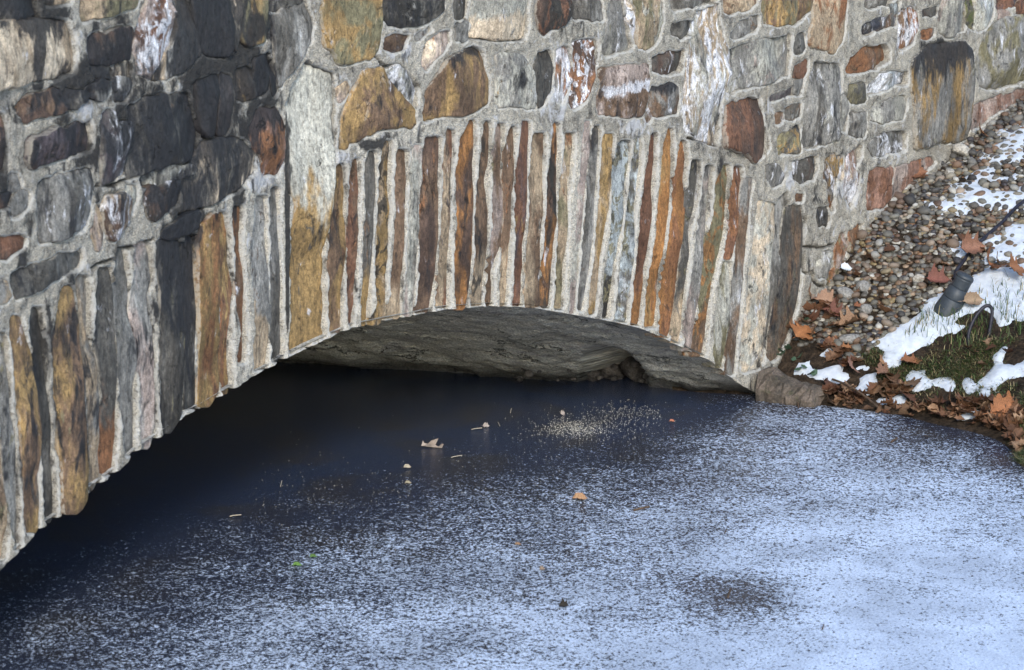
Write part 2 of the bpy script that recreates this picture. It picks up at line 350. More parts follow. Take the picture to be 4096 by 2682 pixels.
vs('pink lgrey grey sf', 'B 1275,1325,1150 1250,1330,1400 F 1265,1310,100 1245,1305,400 1235,1290,700 1215,1275,950 1200,1270,1095')
vs('dbrown brown rust s', 'B 1370,1480,1080 1350,1485,1250 1345,1470,1450 F 1340,1470,200 1330,1460,500 1325,1450,800 1315,1420,1000 1290,1400,1065')
vs('redbrown tan purple s', 'B 1530,1590,1020 1520,1580,1200 1510,1560,1400 F 1510,1560,100 1500,1555,400 1480,1550,700 1465,1550,900 1450,1540,1030')
vs('orange dbrown black s', 'B 1710,1750,950 1640,1755,1100 1620,1740,1400 F 1625,1735,50 1625,1725,350 1600,1720,600 1600,1710,900 1615,1680,1045')
vs('brown tan black msg', 'B 1830,1870,960 1810,1885,1200 1780,1850,1450 F 1780,1850,100 1765,1855,350 1760,1850,600 1740,1830,800 1720,1810,1010')
vs('pink brown olive s', 'B 1920,1978,980 1900,1980,1300 F 1900,1990,150 1900,1985,400 1880,1960,550 1860,1890,750 1850,1890,1010')
vs('brown tan rust sg', 'C 75,115,1000 55,115,1150 45,110,1400 G 40,85,50 42,85,200 42,88,350 28,85,500 15,75,700 5,60,900 5,50,1015')
vs('redbrown purple ochre s', 'C 170,220,960 165,220,1100 145,210,1250 135,205,1400 G 130,200,50 120,200,250 135,195,500 125,190,700 120,180,900 110,170,1015')
vs('tan brown lgrey sf', 'C 260,345,1050 245,340,1300 G 240,340,50 235,335,300 220,305,520 215,315,700 205,310,820 200,320,1025')
vs('black orange dbrown ms', 'C 425,460,970 400,460,1150 380,460,1400 G 375,445,50 375,440,250 355,420,450 340,415,650 330,400,850 320,385,1030')
vs('olive tan rust s', 'C 510,575,1050 500,570,1250 485,545,1450 G 485,545,50 465,520,300 455,515,500 445,500,700 440,495,900 430,490,1035')
vs('pink lgrey pink f', 'C 660,695,960 640,690,1200 620,660,1450 G 620,655,100 600,630,350 580,605,600 560,590,850 540,575,1070')
vs('grey dgrey brown s', 'C 730,775,1000 705,765,1200 690,745,1400 G 690,745,50 670,720,300 650,710,500 640,695,700 630,670,850 610,650,1050')
vs('tan ochre grey sf', 'C 810,880,1060 800,870,1250 780,860,1450 G 780,855,50 770,840,250 755,810,450 740,780,650 715,755,850 700,735,1075')
vs('blue black olive gm', 'C 930,1000,1110 890,1005,1250 885,975,1450 G 885,975,50 870,955,300 860,930,500 840,900,700 810,880,900 800,850,1105')
vs('blue dgrey olive mw', 'C 1060,1095,1080 1030,1095,1250 1010,1080,1450 G 1015,1080,50 1000,1050,250 975,1035,450 950,1025,650 935,1010,850 900,990,1135')
vs('redbrown orange purple gs', 'C 1180,1220,1050 1155,1215,1250 1125,1205,1450 G 1130,1200,50 1110,1190,250 1090,1165,450 1070,1145,650 1050,1130,850 1025,1095,1165')
vs('orange ochre redbrown s', 'C 1310,1345,1010 1280,1350,1150 1260,1345,1350 G 1250,1335,50 1240,1320,250 1220,1290,450 1190,1275,650 1155,1250,850 1130,1220,1175')
vs('orange rust redbrown s', 'C 1410,1440,1110 1385,1455,1250 1360,1450,1450 G 1355,1445,50 1350,1460,250 1330,1435,430 1300,1410,650 1270,1390,850 1255,1360,1050 1240,1320,1260')
vs('dgrey tan olive g', 'C 1490,1555,1260 1475,1555,1400 G 1470,1550,50 1460,1530,250 1435,1480,450 1415,1465,650 1405,1450,800 1385,1440,950 1345,1430,1200 1340,1420,1300')
vs('grey pink lgrey s', 'C 1600,1665,1300 1580,1645,1450 G 1580,1645,50 1560,1625,300 1535,1595,500 1500,1570,750 1470,1550,950 1450,1520,1150 1440,1500,1360')
vs('olive brown orange gm', 'C 1740,1790,1290 1690,1790,1400 G 1680,1785,100 1660,1770,350 1590,1730,550 1570,1690,700 1570,1650,850 1560,1630,1050 1520,1610,1250 1500,1590,1410')
vs('redbrown rust dbrown w', 'C 1830,1880,1310 1810,1895,1430 G 1800,1895,80 1790,1870,300 1770,1830,500 1740,1800,650')
vs('lgrey olive blue s', 'G 1740,1800,690 1710,1800,900 1680,1790,1150 1660,1740,1400 1690,1730,1500')
vs('grey brown dgrey sf', 'C 1910,1960,1400 G 1890,1950,100 1870,1930,300 1850,1915,500 1830,1890,700 1810,1870,950 1790,1860,1100 1770,1840,1300 1750,1820,1545')
vs('dgrey grey brown s', 'F 165,225,110 160,225,300 170,225,500 165,230,700 165,240,900 165,240,1100 175,265,1350 175,250,1440')
vs('grey tan brown gd', 'F 50,125,180 40,130,350 20,130,550 10,130,750 30,135,900 45,150,1100 35,150,1300 40,130,1500')
vs('brown rust black s', 'E 1822,1888,260 1825,1885,400 1840,1875,600 1840,1890,850 1850,1900,1000 1880,1915,1150 1870,1915,1300 1860,1910,1450')
vs('rust ochre redbrown sm', 'E 1700,1760,310 1690,1800,500 1700,1790,700 1700,1830,900 1720,1800,1020 1720,1790,1200 1715,1790,1400 I 1720,1810,50 1735,1810,140')
vs('rust ochre black sp', 'E 1630,1660,320 1550,1660,400 1530,1660,500 1530,1665,700 1530,1670,900 1540,1680,1050 1545,1690,1300 I 1555,1700,0 1550,1700,130 1550,1640,240')
vs('black dgrey slate sD', 'E 1445,1520,480 1445,1520,700 1450,1530,1000 1450,1510,1300 I 1445,1530,50 1440,1540,255')
vs('cream olive tan s', 'E 1405,1438,540 1410,1440,900 1413,1440,1300 I 1398,1430,100 1400,1430,290')
vs('dgrey black olive sDp', 'E 1220,1390,520 1230,1400,700 1245,1400,900 1250,1400,1100 1250,1390,1300 1250,1390,1500 I 1260,1390,150 1260,1390,300 1262,1330,440')
vs('grey pink dbrown s', 'E 1090,1170,540 1065,1180,650 1060,1190,800 1040,1150,950 1035,1150,1050 1050,1180,1200 1075,1200,1400 I 1090,1195,0 1100,1210,200 1110,1220,400 1120,1190,565')
vs('grey slate lgrey s', 'E 915,970,590 910,1000,750 910,1020,900 915,1030,1050 925,1060,1250 930,1070,1450 I 930,1040,50 940,1050,250 970,1050,400 980,1050,610')
vs('dgrey rust black gs', 'E 770,860,740 765,890,850 750,900,1050 750,900,1250 775,905,1450 I 795,900,50 800,910,250 800,905,500 805,880,765')
vs('grey tan black sd', 'E 600,680,800 600,695,900 610,695,1050 620,700,1250 640,750,1450 I 670,770,50 680,770,250 690,790,500 700,800,750 700,740,900')
vs('ochre brown olive sp', 'E 480,550,890 450,560,1000 430,590,1150 410,600,1300 410,610,1450 I 420,620,50 450,620,300 450,630,550 480,650,750 480,640,950 480,560,1065')
vs('dgrey black slate s', 'E 255,310,1050 240,330,1150 245,345,1300 265,360,1500 I 290,365,100 310,390,300 330,410,550 340,420,750 350,440,950 365,430,1140')
vs('ochre brown dgrey sp', 'E 90,150,1120 80,170,1200 90,200,1300 110,240,1450 I 125,255,50 140,285,250 160,290,450 180,290,650 190,280,850 195,290,1000 205,290,1210')
vs('grey dgrey olive s', 'E -60,40,1250 -60,60,1500 I -60,75,100 -40,70,250 0,100,400 30,120,600 50,130,850 90,140,1100 120,150,1345')
vs('brown tan olive s', 'I -80,25,520 -80,40,800 -70,45,1000 -70,60,1200 -80,30,1430')
vs('tan grey brown s', 'I -260,-95,300 -250,-90,700 -240,-85,1100 -230,-85,1560')

CRACKS = [parse(c) for c in ('B 430,485 480,515 520,530 580,560 640,585', 'B 965,430 1000,490 1040,520 1150,508 1210,560 1260,620 1300,680',
    'E 700,735 770,690 890,655', 'E 910,572 1000,568 1100,540 1180,500', 'B 300,720 285,900 300,1200 300,1500 F 300,60 330,190',
    'H 380,245 410,310 428,350 415,420 415,620 412,760 440,775', 'H 470,750 480,820 520,860 580,872', 'H 268,140 290,200 305,280',
    'A 1540,1000 1580,1075 1720,1040', 'A 740,1440 880,1445 1000,1385 1100,1345', 'C 1450,1075 1560,1095 1690,1140', 'E 1380,310 1500,285 1640,225 1760,150',
    'B 1690,290 1780,300 1900,312 C 80,312 180,310', 'H 425,560 560,568 640,540')]
# weathered black areas (real stains), centres in sheet coordinates: x, y, radius x, radius y, strength
STAIN = [(180, 1500, 200, 420, .18), (620, 1350, 120, 300, .18), (1150, 900, 9, 480, 1.), (720, 430, 330, 330, .42), (850, 250, 200, 300, .5), (700, 1050, 90, 150, .5), (820, 140, 130, 180, 1.), (830, 420, 110, 170, 1.), (1040, 110, 60, 60, .8), (1030, 300, 70, 110, .9), (1070, 390, 60, 90, .5),
         (130, 60, 90, 80, .8), (160, 250, 22, 130, .55), (330, 330, 60, 90, .7), (250, 360, 60, 50, .5), (420, 330, 50, 60, .45),
         (730, 790, 80, 120, .7), (760, 900, 60, 70, .9), (690, 950, 70, 80, .5), (740, 1150, 50, 260, .55), (560, 330, 40, 40, .3),
         (780, 560, 50, 100, .8), (880, 540, 70, 60, .6), (520, 560, 40, 40, .3), (700, 330, 60, 40, .35), (60, 420, 60, 60, .2),
         (1480, 580, 60, 20, .4), (3770, 190, 60, 25, .8), (350, 620, 60, 60, .25), (10, 640, 30, 200, .4), (2070, 340, 40, 60, .3)]
BLOOM = [(330, 440, 60, 50, .8), (620, 190, 50, 70, .6), (520, 410, 40, 30, .5), (1030, 720, 70, 60, .8), (1380, 640, 60, 30, .8), (2230, 400, 80, 90, .7),
         (2540, 510, 60, 50, .9), (1560, 330, 70, 80, .5), (1560, 190, 100, 60, .6), (2820, 400, 90, 200, .4), (3560, 600, 100, 60, .5), (3400, 760, 60, 90, .6),
         (3270, 120, 80, 60, .3), (3060, 430, 50, 60, .5), (2560, 60, 60, 40, .6), (3160, 700, 30, 60, .6), (1400, 350, 40, 60, .5), (2250, 210, 60, 40, .4)]
def spots(X, Y, L):
    v = np.zeros_like(X)
    for x, y, a, b, s in L:
        v = np.maximum(v, s*np.exp(-(((X-x)/a)**2+((Y-y)/b)**2)*1.1))
    return v
def wall_fields(P, u, z):
    X, Y = proj(P)
    nn = fbm(u*14, z*5, 50, 4)
    return np.clip(spots(X, Y, STAIN)*1.5+nn*.9*(spots(X, Y, STAIN) > .03)+.10+.5*fbm(u*3.3, z*1.8, 57, 4), 0, 1.2), np.clip(spots(X, Y, BLOOM)+nn*.3, 0, 1)

# ------------------------------------------------------------------ materials for masonry
def stone_material():
    b = NB('weathered_stone')
    oa = lambda n: b.attr(n, 'OBJECT', 'Fac'); oc = lambda n: b.attr(n, 'OBJECT', 'Color')
    wc = b.attr('wc', 'GEOMETRY', 'Vector'); tt = b.attr('tt'); stn = b.attr('stn'); blm = b.attr('blm')
    seed = b.math('MULTIPLY', b.rnd(), 40.)
    v = b.vm('MULTIPLY', wc, b.comb(1., oa('sy'), 1.))
    n1 = b.noise(v, 10., 6, .62, .5, w=seed)
    grad = b.math('MULTIPLY', b.math('SUBTRACT', oa('gc'), tt), oa('grad'))
    fac = b.mr(b.math('ADD', n1, grad), .44, .57)
    c = b.mix(fac, oc('ca'), oc('cb'))
    n2 = b.noise(v, 15., 6, .65, 1.4, w=b.math('ADD', seed, 7.))
    acc = b.mr(n2, b.math('SUBTRACT', .68, oa('acc')), b.math('SUBTRACT', .73, oa('acc')))
    c = b.mix(b.math('MULTIPLY', acc, .85), c, oc('cc'))
    # soft tonal clouds and vertical run marks
    run = b.noise(b.vm('MULTIPLY', wc, (1., .12, 1.)), 60., 3, .6, .3, w=seed)
    c = b.val(c, b.mr(run, .3, .7, .84, 1.16))
    cl = b.noise(wc, 7., 3, .5, w=seed); c = b.val(c, b.mr(cl, .3, .7, .7, 1.3))
    # bloom
    n3 = b.noise(b.vm('MULTIPLY', wc, (1., .45, 1.)), 20., 8, .7, .6, w=b.math('ADD', seed, 13.))
    band = b.math('MULTIPLY', b.mr(b.math('ABSOLUTE', b.math('SUBTRACT', tt, .56)), .02, .2, 1., 0.), oa('hb'))
    bl = b.math('ADD', b.math('ADD', b.math('MULTIPLY', oa('bloom'), .24), b.math('MULTIPLY', band, .22)), b.math('MULTIPLY', blm, .16))
    bf = b.mr(b.math('ADD', n3, bl), .66, .76)
    c = b.mix(b.math('MULTIPLY', bf, .85), c, (.60, .60, .64))
    # dark weathering
    n4 = b.noise(b.vm('MULTIPLY', wc, (1., .35, 1.)), 22., 6, .65, .8, w=b.math('ADD', seed, 23.))
    top = b.math('MULTIPLY', b.mr(tt, .55, 1.), oa('td'))
    dk = b.math('ADD', b.math('ADD', b.math('MULTIPLY', stn, .42), b.math('MULTIPLY', oa('dark'), .12)), b.math('MULTIPLY', top, .3))
    df = b.mr(b.math('ADD', n4, dk), .64, .80)
    c = b.mix(b.math('MULTIPLY', df, .93), c, (.018, .018, .021))
    # grain and pits
    g = b.noise(wc, 260., 2, .6); c = b.val(c, b.mr(g, .25, .75, .72, 1.3))
    pit = b.noise(wc, 70., 4, .7, .5, w=seed); pm = b.mr(pit, .63, .70); c = b.mix(b.math('MULTIPLY', pm, .6), c, b.val(c, .25))
    fl = b.noise(b.vm('MULTIPLY', wc, (1., .6, 1.)), 95., 6, .75, .4, w=seed); c = b.val(c, b.mr(fl, .36, .64, .48, 1.55, False))
    cv = b.n('ShaderNodeVectorMath', operation='MULTIPLY_ADD'); b.put(cv.inputs[0], b.noise(wc, 14., 5, .65, col=True)); cv.inputs[1].default_value = (.09, .09, 0); b.put(cv.inputs[2], b.vm('MULTIPLY', wc, b.comb(1., oa('sy'), 1.)))
    ve = b.vor(cv.outputs[0], 11., 'DISTANCE_TO_EDGE'); cm = b.math('MULTIPLY', b.mr(ve, .004, .03, 1., 0.), b.mr(n2, .50, .60))
    c = b.mix(b.math('MULTIPLY', cm, .75), c, b.val(c, .18))
    en = b.noise(wc, 55., 5, .7, w=seed)
    edge = b.mr(b.math('ADD', b.attr('edg'), b.math('MULTIPLY', b.math('SUBTRACT', en, .5), 2.2)), .75, 1.05); c = b.mix(b.math('MULTIPLY', edge, b.mr(stn, .1, .6, .6, .0)), c, (.42, .39, .34))
    h = b.math('ADD', b.math('MULTIPLY', n1, .5), b.math('ADD', b.math('MULTIPLY', g, .12), b.math('MULTIPLY', n2, .7)))
    h = b.math('ADD', h, b.math('MULTIPLY', fl, .35))
    h = b.math('SUBTRACT', h, b.math('ADD', b.math('MULTIPLY', pm, .35), b.math('MULTIPLY', cm, .5)))
    nr = b.bump(h, .011, .8)
    hs = b.noise(b.vm('MULTIPLY', wc, (1., .3, 1.)), 38., 6, .65, w=seed); nr = b.bump(hs, .005, .7, nr)
    ro = b.mr(n3, .3, .7, .5, .85)
    return b.out(c, ro, nr, .35)
def mortar_material():
    b = NB('rough_mortar')
    wc = b.attr('wc', 'GEOMETRY', 'Vector'); stn = b.attr('stn'); blm = b.attr('blm'); crk = b.attr('crk')
    n1 = b.noise(wc, 5., 5, .6, .4); c = b.mix(b.mr(n1, .38, .62), (.40, .365, .31), (.53, .49, .42))
    rg = b.attr('ring'); c = b.mix(b.math('MULTIPLY', rg, .88), c, (.76, .705, .61))
    nw = b.noise(wc, 17., 5, .65, .5); c = b.mix(b.mr(nw, .5, .68, 0., .6), c, (.62, .585, .53))
    n2 = b.noise(wc, 28., 6, .7, .4); c = b.mix(b.mr(n2, .53, .66, 0., .75), c, (.17, .16, .145)); n7 = b.noise(b.vm('MULTIPLY', wc, (1., .4, 1.)), 6., 6, .7, .8); c = b.mix(b.mr(n7, .52, .66, 0., .7), c, (.16, .15, .14))
    g = b.noise(wc, 210., 3, .75); c = b.val(c, b.mr(g, .3, .7, .5, 1.5))
    sp_ = b.vor(wc, 150.); c = b.mix(b.mr(sp_, .12, .28, .6, 0.), c, (.62, .58, .52))
    sp2 = b.vor(b.vm('ADD', wc, (3.3, 1.7, 0.)), 90.); c = b.mix(b.mr(sp2, .08, .2, .6, 0.), c, (.07, .065, .06))
    n3 = b.noise(b.vm('MULTIPLY', wc, (1., .5, 1.)), 24., 7, .7, .5)
    c = b.mix(b.mr(b.math('ADD', n3, b.math('MULTIPLY', blm, .30)), .585, .70, 0., .9), c, (.70, .70, .73))
    n4 = b.noise(b.vm('MULTIPLY', wc, (1., .4, 1.)), 20., 7, .7, .6)
    c = b.mix(b.mr(b.math('ADD', n4, b.math('MULTIPLY', stn, .62)), .62, .80, 0., .93), c, (.022, .022, .025))
    ln = b.noise(wc, 48., 6, .7); lipf = b.mr(b.math('ADD', b.math('MULTIPLY', b.attr('lip'), .5), ln), .74, .90, 0., .8); c = b.mix(b.math('MULTIPLY', lipf, b.mr(stn, .1, .6, 1., .1)), c, (.74, .72, .68))
    c = b.mix(b.math('MULTIPLY', crk, .9), c, (.02, .018, .016))
    h = b.math('ADD', g, b.math('MULTIPLY', n2, .8)); nr = b.bump(h, .014, 1.); nr = b.bump(sp_, .004, .6, nr)
    return b.out(c, .85, nr, .35)
M_ST, M_MO = stone_material(), mortar_material()

# ------------------------------------------------------------------ the bridge
bridge = bpy.data.objects.new('stone_bridge', None); COL.objects.link(bridge)
bridge['label'] = 'rubble stone arch bridge with tall narrow arch stones over the frosted pond'; bridge['category'] = 'bridge'

def resample(poly, step):
    out = []
    n = len(poly)
    for i in range(n):
        a, c = poly[i], poly[(i+1) % n]; k = max(1, int(round(np.linalg.norm(c-a)/step)))
        for j in range(k): out.append(a+(c-a)*j/k)
    return np.array(out)
def chaikin(p):
    q = np.roll(p, -1, 0); return np.stack([p*.94+q*.06, p*.06+q*.94], 1).reshape(-1, 2)
POLYS = []
def build_stone(idx, name, spec, polyN, uv=None):
    flags = ''.join(spec[3:]); cols = spec[:3]
    if uv is None:
        u, z = back(polyN[:, 0], polyN[:, 1]); p = np.stack([u, z], 1)
    else: p = uv
    area = .5*np.sum(p[:, 0]*np.roll(p[:, 1], -1)-np.roll(p[:, 0], -1)*p[:, 1])
    if area < 0: p = p[::-1]
    p = resample(chaikin(p), .022)
    # rough the outline
    c = p.mean(0); e = np.roll(p, -1, 0)-np.roll(p, 1, 0); e /= np.linalg.norm(e, axis=1)[:, None]+1e-9
    nrm = np.stack([e[:, 1], -e[:, 0]], 1)
    p = p + nrm*((.0085 if name == 'arch_stone' else .006)+(fbm(p[:, 0]*30+idx*3.1, p[:, 1]*30, 3, 3)[:, None]*.026 if name != 'arch_stone' else fbm(p[:, 0]*50+idx*3.1, p[:, 1]*30, 3, 3)[:, None]*.011))
    POLYS.append(p)
    d = p-c; cov = d.T@d/len(d); ev, evec = np.linalg.eigh(cov); ax = evec[:, 1]
    L = np.sqrt(ev[1])*1.73; Wd = np.sqrt(max(ev[0], 1e-6))*1.73
    s = np.clip(d@ax, -(L-Wd*.8) if L > Wd*.8 else 0, (L-Wd*.8) if L > Wd*.8 else 0)
    tgt = c + s[:, None]*ax
    rs = np.random.default_rng(idx+100)
    arch = name == 'arch_stone'
    face = (-.001 if arch else .003) + (.016 if 'p' in flags else 0) + rs.uniform(-.002, .003)
    if arch and 'p' not in flags: amp = .006
    else: amp = .010 if 'f' not in flags else .006
    if 'm' in flags: amp *= 1.5
    kf = 5; dirs = rs.normal(size=(kf, 2)); dirs /= np.linalg.norm(dirs, axis=1)[:, None]
    slope = rs.uniform(.08, .32, kf); offs = rs.uniform(.0, .35, kf)*Wd
    def H(q):
        r = q-c
        pl = np.min([-(r@dirs[i])*slope[i]+offs[i]*slope[i]+.2*Wd*slope[i] for i in range(kf)], axis=0)
        pl = np.clip(pl, -.03, .02)*(1.1 if not arch else .5)
        return pl*(1.0 if 'f' not in flags else .35) + amp*2.2*fbm(q[:, 0]*9+idx, q[:, 1]*(9 if 's' not in flags else 4), 11, 3) + amp*.9*fbm(q[:, 0]*40, q[:, 1]*(40 if 's' not in flags else 14), 15, 2)
    rings = [(-1, 0), (0, 0), (.05, 1), (.12, 1), (.24, 1), (.38, 1), (.53, 1), (.69, 1), (.85, 1), (1, 1)]
    V, WC, E = [], [], []
    for k, (t, full) in enumerate(rings):
        if t < 0: q = p.copy(); off = np.full(len(p), -.07); wq = q; ed = np.ones(len(p))
        else:
            q = p+(tgt-p)*t; hh = H(q)
            round_ = -.006*(1-sstep(0, .05, t)) if not arch else -.003*(1-sstep(0, .08, t))
            off = face+hh+round_; ed = np.full(len(p), 1-sstep(0., .1, t))
        V.append(wall(q[:, 0], q[:, 1], off)); WC.append(np.stack([q[:, 0], q[:, 1], off], 1)); E.append(ed)
    n = len(p); nr_ = len(rings)
    V = np.concatenate(V); WC = np.concatenate(WC); E = np.concatenate(E)
    i = np.arange(nr_*n).reshape(nr_, n); j = np.roll(i, -1, 1)
    F = np.stack([i[:-1], j[:-1], j[1:], i[1:]], -1).reshape(-1, 4)
    stn, blm = wall_fields(V, WC[:, 0], WC[:, 1])
    zz = WC[:, 1]; tt = (zz-zz.min())/(np.ptp(zz)+1e-6)
    o0 = V.mean(0)
    me = mesh_np(name, V-o0, F, M_ST, arch or 'f' in flags, dict(wc=WC, tt=tt, stn=stn, blm=blm, edg=E))
    o = link(name, me, bridge); o.location = o0
    o['ca'], o['cb'], o['cc'] = [list(CLR[c_]) for c_ in cols]
    j_ = rs.uniform(.85, 1.15)
    for k in ('ca', 'cb', 'cc'): o[k] = [x*j_ for x in o[k]]
    o['sy'] = .34 if 's' in flags else .8
    o['gc'] = .28 if arch else .52
    o['grad'] = .9 if 'g' in flags else 0.
    o['acc'] = .17 if 'm' in flags else .09
    o['bloom'] = .62 if 'W' in flags else (.42 if 'w' in flags else .2)
    o['dark'] = 1. if 'D' in flags else (.55 if 'd' in flags else .3)
    o['td'] = 1. if 't' in flags else 0.
    o['hb'] = 1. if 'h' in flags else 0.
    return o
for i_, (nm, spec, poly) in enumerate(STONES): build_stone(i_, nm, spec, poly)

# edges of the field seen in the frame
uL = float(back(-330., 1000.)[0]); uR = float(back(4260., 400.)[0]); ZT = 2.3
print('u range', uL, uR, 'stones', len(STONES))
# plain coursed rubble continuing outside the frame
pal = ['grey dgrey tan s', 'brown dbrown grey', 'olive tan grey s', 'lgrey grey pink', 'redbrown brown grey s', 'dgrey black grey d']
k_ = len(STONES)
cents = np.array([q.mean(0) for q in POLYS]); zrow = .06
gk = np.array([(p_[0], p_[1]) for p_ in np.stack(back(np.array([3060, 3310, 3490, 3720, 4000, 4200, 4400.]), np.array([1560, 1150, 860, 690, 450, 320, 180.])), 1)])
while zrow < ZT-.1 and k_ < 282:
    h = random.uniform(.17, .26); h = min(h, ZT-.04-zrow); uu = uL-1.5
    while uu < uR+1.3 and k_ < 282:
        wd = random.uniform(.22, .5); q = np.array([(uu, zrow+random.uniform(0, .02)), (uu+wd-.04, zrow+random.uniform(0, .03)), (uu+wd-.05, zrow+h-.04), (uu+.02, zrow+h-.04+random.uniform(-.03, 0))])
        uu += wd
        X, Y = proj(wall(q[:, 0], q[:, 1]))
        if ((X > -45) & (X < 4140) & (Y > -12)).any() or (q[:, 1] < zi(q[:, 0])+.04).any(): continue
        if q[:, 0].max() > USPR and q[:, 1].min() < np.interp(q[:, 0].max(), gk[:, 0], gk[:, 1])+.03: continue
        e_ = resample(q, .05); hitp = False
        for pz in POLYS[:len(STONES)]:
            if pz[:, 0].max() < q[:, 0].min()-.03 or pz[:, 0].min() > q[:, 0].max()+.03: continue
            if (sdist(e_[:, 0], e_[:, 1], pz) < .025).any() or (sdist(pz[:, 0], pz[:, 1], q) < .02).any(): hitp = True; break
        if hitp: continue
        build_stone(k_, 'wall_stone', random.choice(pal).split(), None, uv=q); k_ += 1
    zrow += h
print('stones in all', k_)
# mortar body as a fine relief
us = np.concatenate([np.linspace(uL-2.2, uL-1.6, 4), np.arange(uL-1.55, uL, .02), np.arange(uL, uR, .0062), np.arange(uR, uR+1.6, .02), np.linspace(uR+1.65, uR+4, 6)])
NZ = 390
zb = zi(us); tz = np.linspace(0, 1, NZ)
U = np.repeat(us[:, None], NZ, 1); Z = zb[:, None]+(ZT-zb)[:, None]*tz[None]
Dm = np.full(U.shape, .3)
for p in POLYS:
    i0, i1 = np.searchsorted(us, [p[:, 0].min()-.045, p[:, 0].max()+.045])
    if i1 <= i0: continue
    sub = (Z[i0:i1] > p[:, 1].min()-.045) & (Z[i0:i1] < p[:, 1].max()+.045)
    if not sub.any(): continue
    a = U[i0:i1][sub]; b_ = Z[i0:i1][sub]; dd = sdist(a, b_, p)
    blk = Dm[i0:i1]; blk[sub] = np.minimum(blk[sub], dd); Dm[i0:i1] = blk
ck = np.full(U.shape, 1.)
for cr in CRACKS:
    cu, cz = back(cr[:, 0], cr[:, 1]); pl = np.stack([cu, cz], 1)
    i0, i1 = np.searchsorted(us, [cu.min()-.03, cu.max()+.03])
    sub = (Z[i0:i1] > cz.min()-.03) & (Z[i0:i1] < cz.max()+.03)
    if not sub.any(): continue
    a = U[i0:i1][sub]; b_ = Z[i0:i1][sub]; wob = .006*fbm(a*40, b_*40, 77, 3)
    blk = ck[i0:i1]; blk[sub] = np.minimum(blk[sub], pldist(a+wob, b_+wob, pl)); ck[i0:i1] = blk
ridge = .009*sstep(-.004, .012, Dm) - .004*sstep(.02, .06, Dm)
hgt = ridge + .014*fbm(U*9, Z*9, 21, 4) + .014*fbm(U*42, Z*42, 22, 3, .7)
hgt = hgt - .055*sstep(.0, .010, -Dm)
crk = 1-sstep(.002, .0085, ck)
hgt = hgt - .02*crk
PW = wall(U.ravel(), Z.ravel(), hgt.ravel())
stn, blm = wall_fields(PW, U.ravel(), Z.ravel())
me = mesh_np('mortar_face', PW, grid_faces(len(us), NZ), M_MO, True,
             dict(wc=np.stack([U.ravel(), Z.ravel(), hgt.ravel()], 1), stn=stn, blm=blm, crk=crk.ravel(), ring=((1-sstep(.62, .74, Z-zb[:, None]))*sstep(-.9, .1, U)*(1-sstep(USPR-.1, USPR+.15, U))*.8+.15).ravel(), lip=(sstep(-.004, .002, Dm)*(1-sstep(.004, .013, Dm))).ravel()))
link('mortar', me, bridge)

# ---- barrel (underside of the arch)
water_vp = onz(1132., 1447.) - onz(3038., 1580.)
bdir = water_vp/np.linalg.norm(water_vp); LB = 7.0
print('barrel', bdir, LB)
def soffit_material():
    b = NB('damp_concrete_soffit'); p = b.pos()
    sc_ = b.attr('sc', 'GEOMETRY', 'Vector'); 
    n1 = b.noise(b.vm('MULTIPLY', sc_, (1., .6, 1.)), 9., 8, .7, .5)
    c = b.mix(b.mr(n1, .35, .65), (.50, .49, .46), (.74, .73, .69))
    n2 = b.noise(b.vm('MULTIPLY', sc_, (1., .3, 1.)), 26., 7, .7, .4); c = b.mix(b.mr(n2, .55, .66, 0., .6), c, (.10, .098, .092))
    n5 = b.noise(b.vm('MULTIPLY', sc_, (1., .35, 1.)), 8., 5, .6, 1.); c = b.mix(b.mr(n5, .56, .66, 0., .5), c, (.36, .35, .40))
    n3 = b.noise(b.vm('MULTIPLY', sc_, (1., .1, 1.)), 16., 6, .65, .9); c = b.mix(b.mr(n3, .61, .68, 0., .75), c, (.42, .43, .42))
    cv = b.n('ShaderNodeVectorMath', operation='MULTIPLY_ADD'); b.put(cv.inputs[0], b.noise(sc_, 6., 5, .7, col=True)); cv.inputs[1].default_value = (.35, .35, 0); b.put(cv.inputs[2], b.vm('MULTIPLY', sc_, (1., .5, 1.)))
    ve = b.vor(cv.outputs[0], 3.2, 'DISTANCE_TO_EDGE'); ck_ = b.math('MULTIPLY', b.mr(ve, .002, .022, 1., 0.), b.mr(n1, .45, .55)); c = b.mix(b.math('MULTIPLY', ck_, .85), c, (.03, .03, .028))
    g = b.noise(sc_, 130., 3, .7); c = b.val(c, b.mr(g, .3, .7, .6, 1.35))
    z = b.n('ShaderNodeSeparateXYZ'); b.t.links.new(p, z.inputs[0])
    wet = b.mr(z.outputs[2], .01, .11, 1., 0.); c = b.mix(b.math('MULTIPLY', wet, .85), c, (.012, .012, .016))
    nr = b.bump(b.math('SUBTRACT', b.math('ADD', n1, n2), ck_), .045, 1.); nr = b.bump(g, .006, .8, nr)
    return b.out(c, .8, nr, .25)
M_SO = soffit_material()
sel = (iu >= iu[low]-.05)
su = np.arange(iu[low]-.02, USPR-.001, .018); sz = np.interp(su, iu, iz)
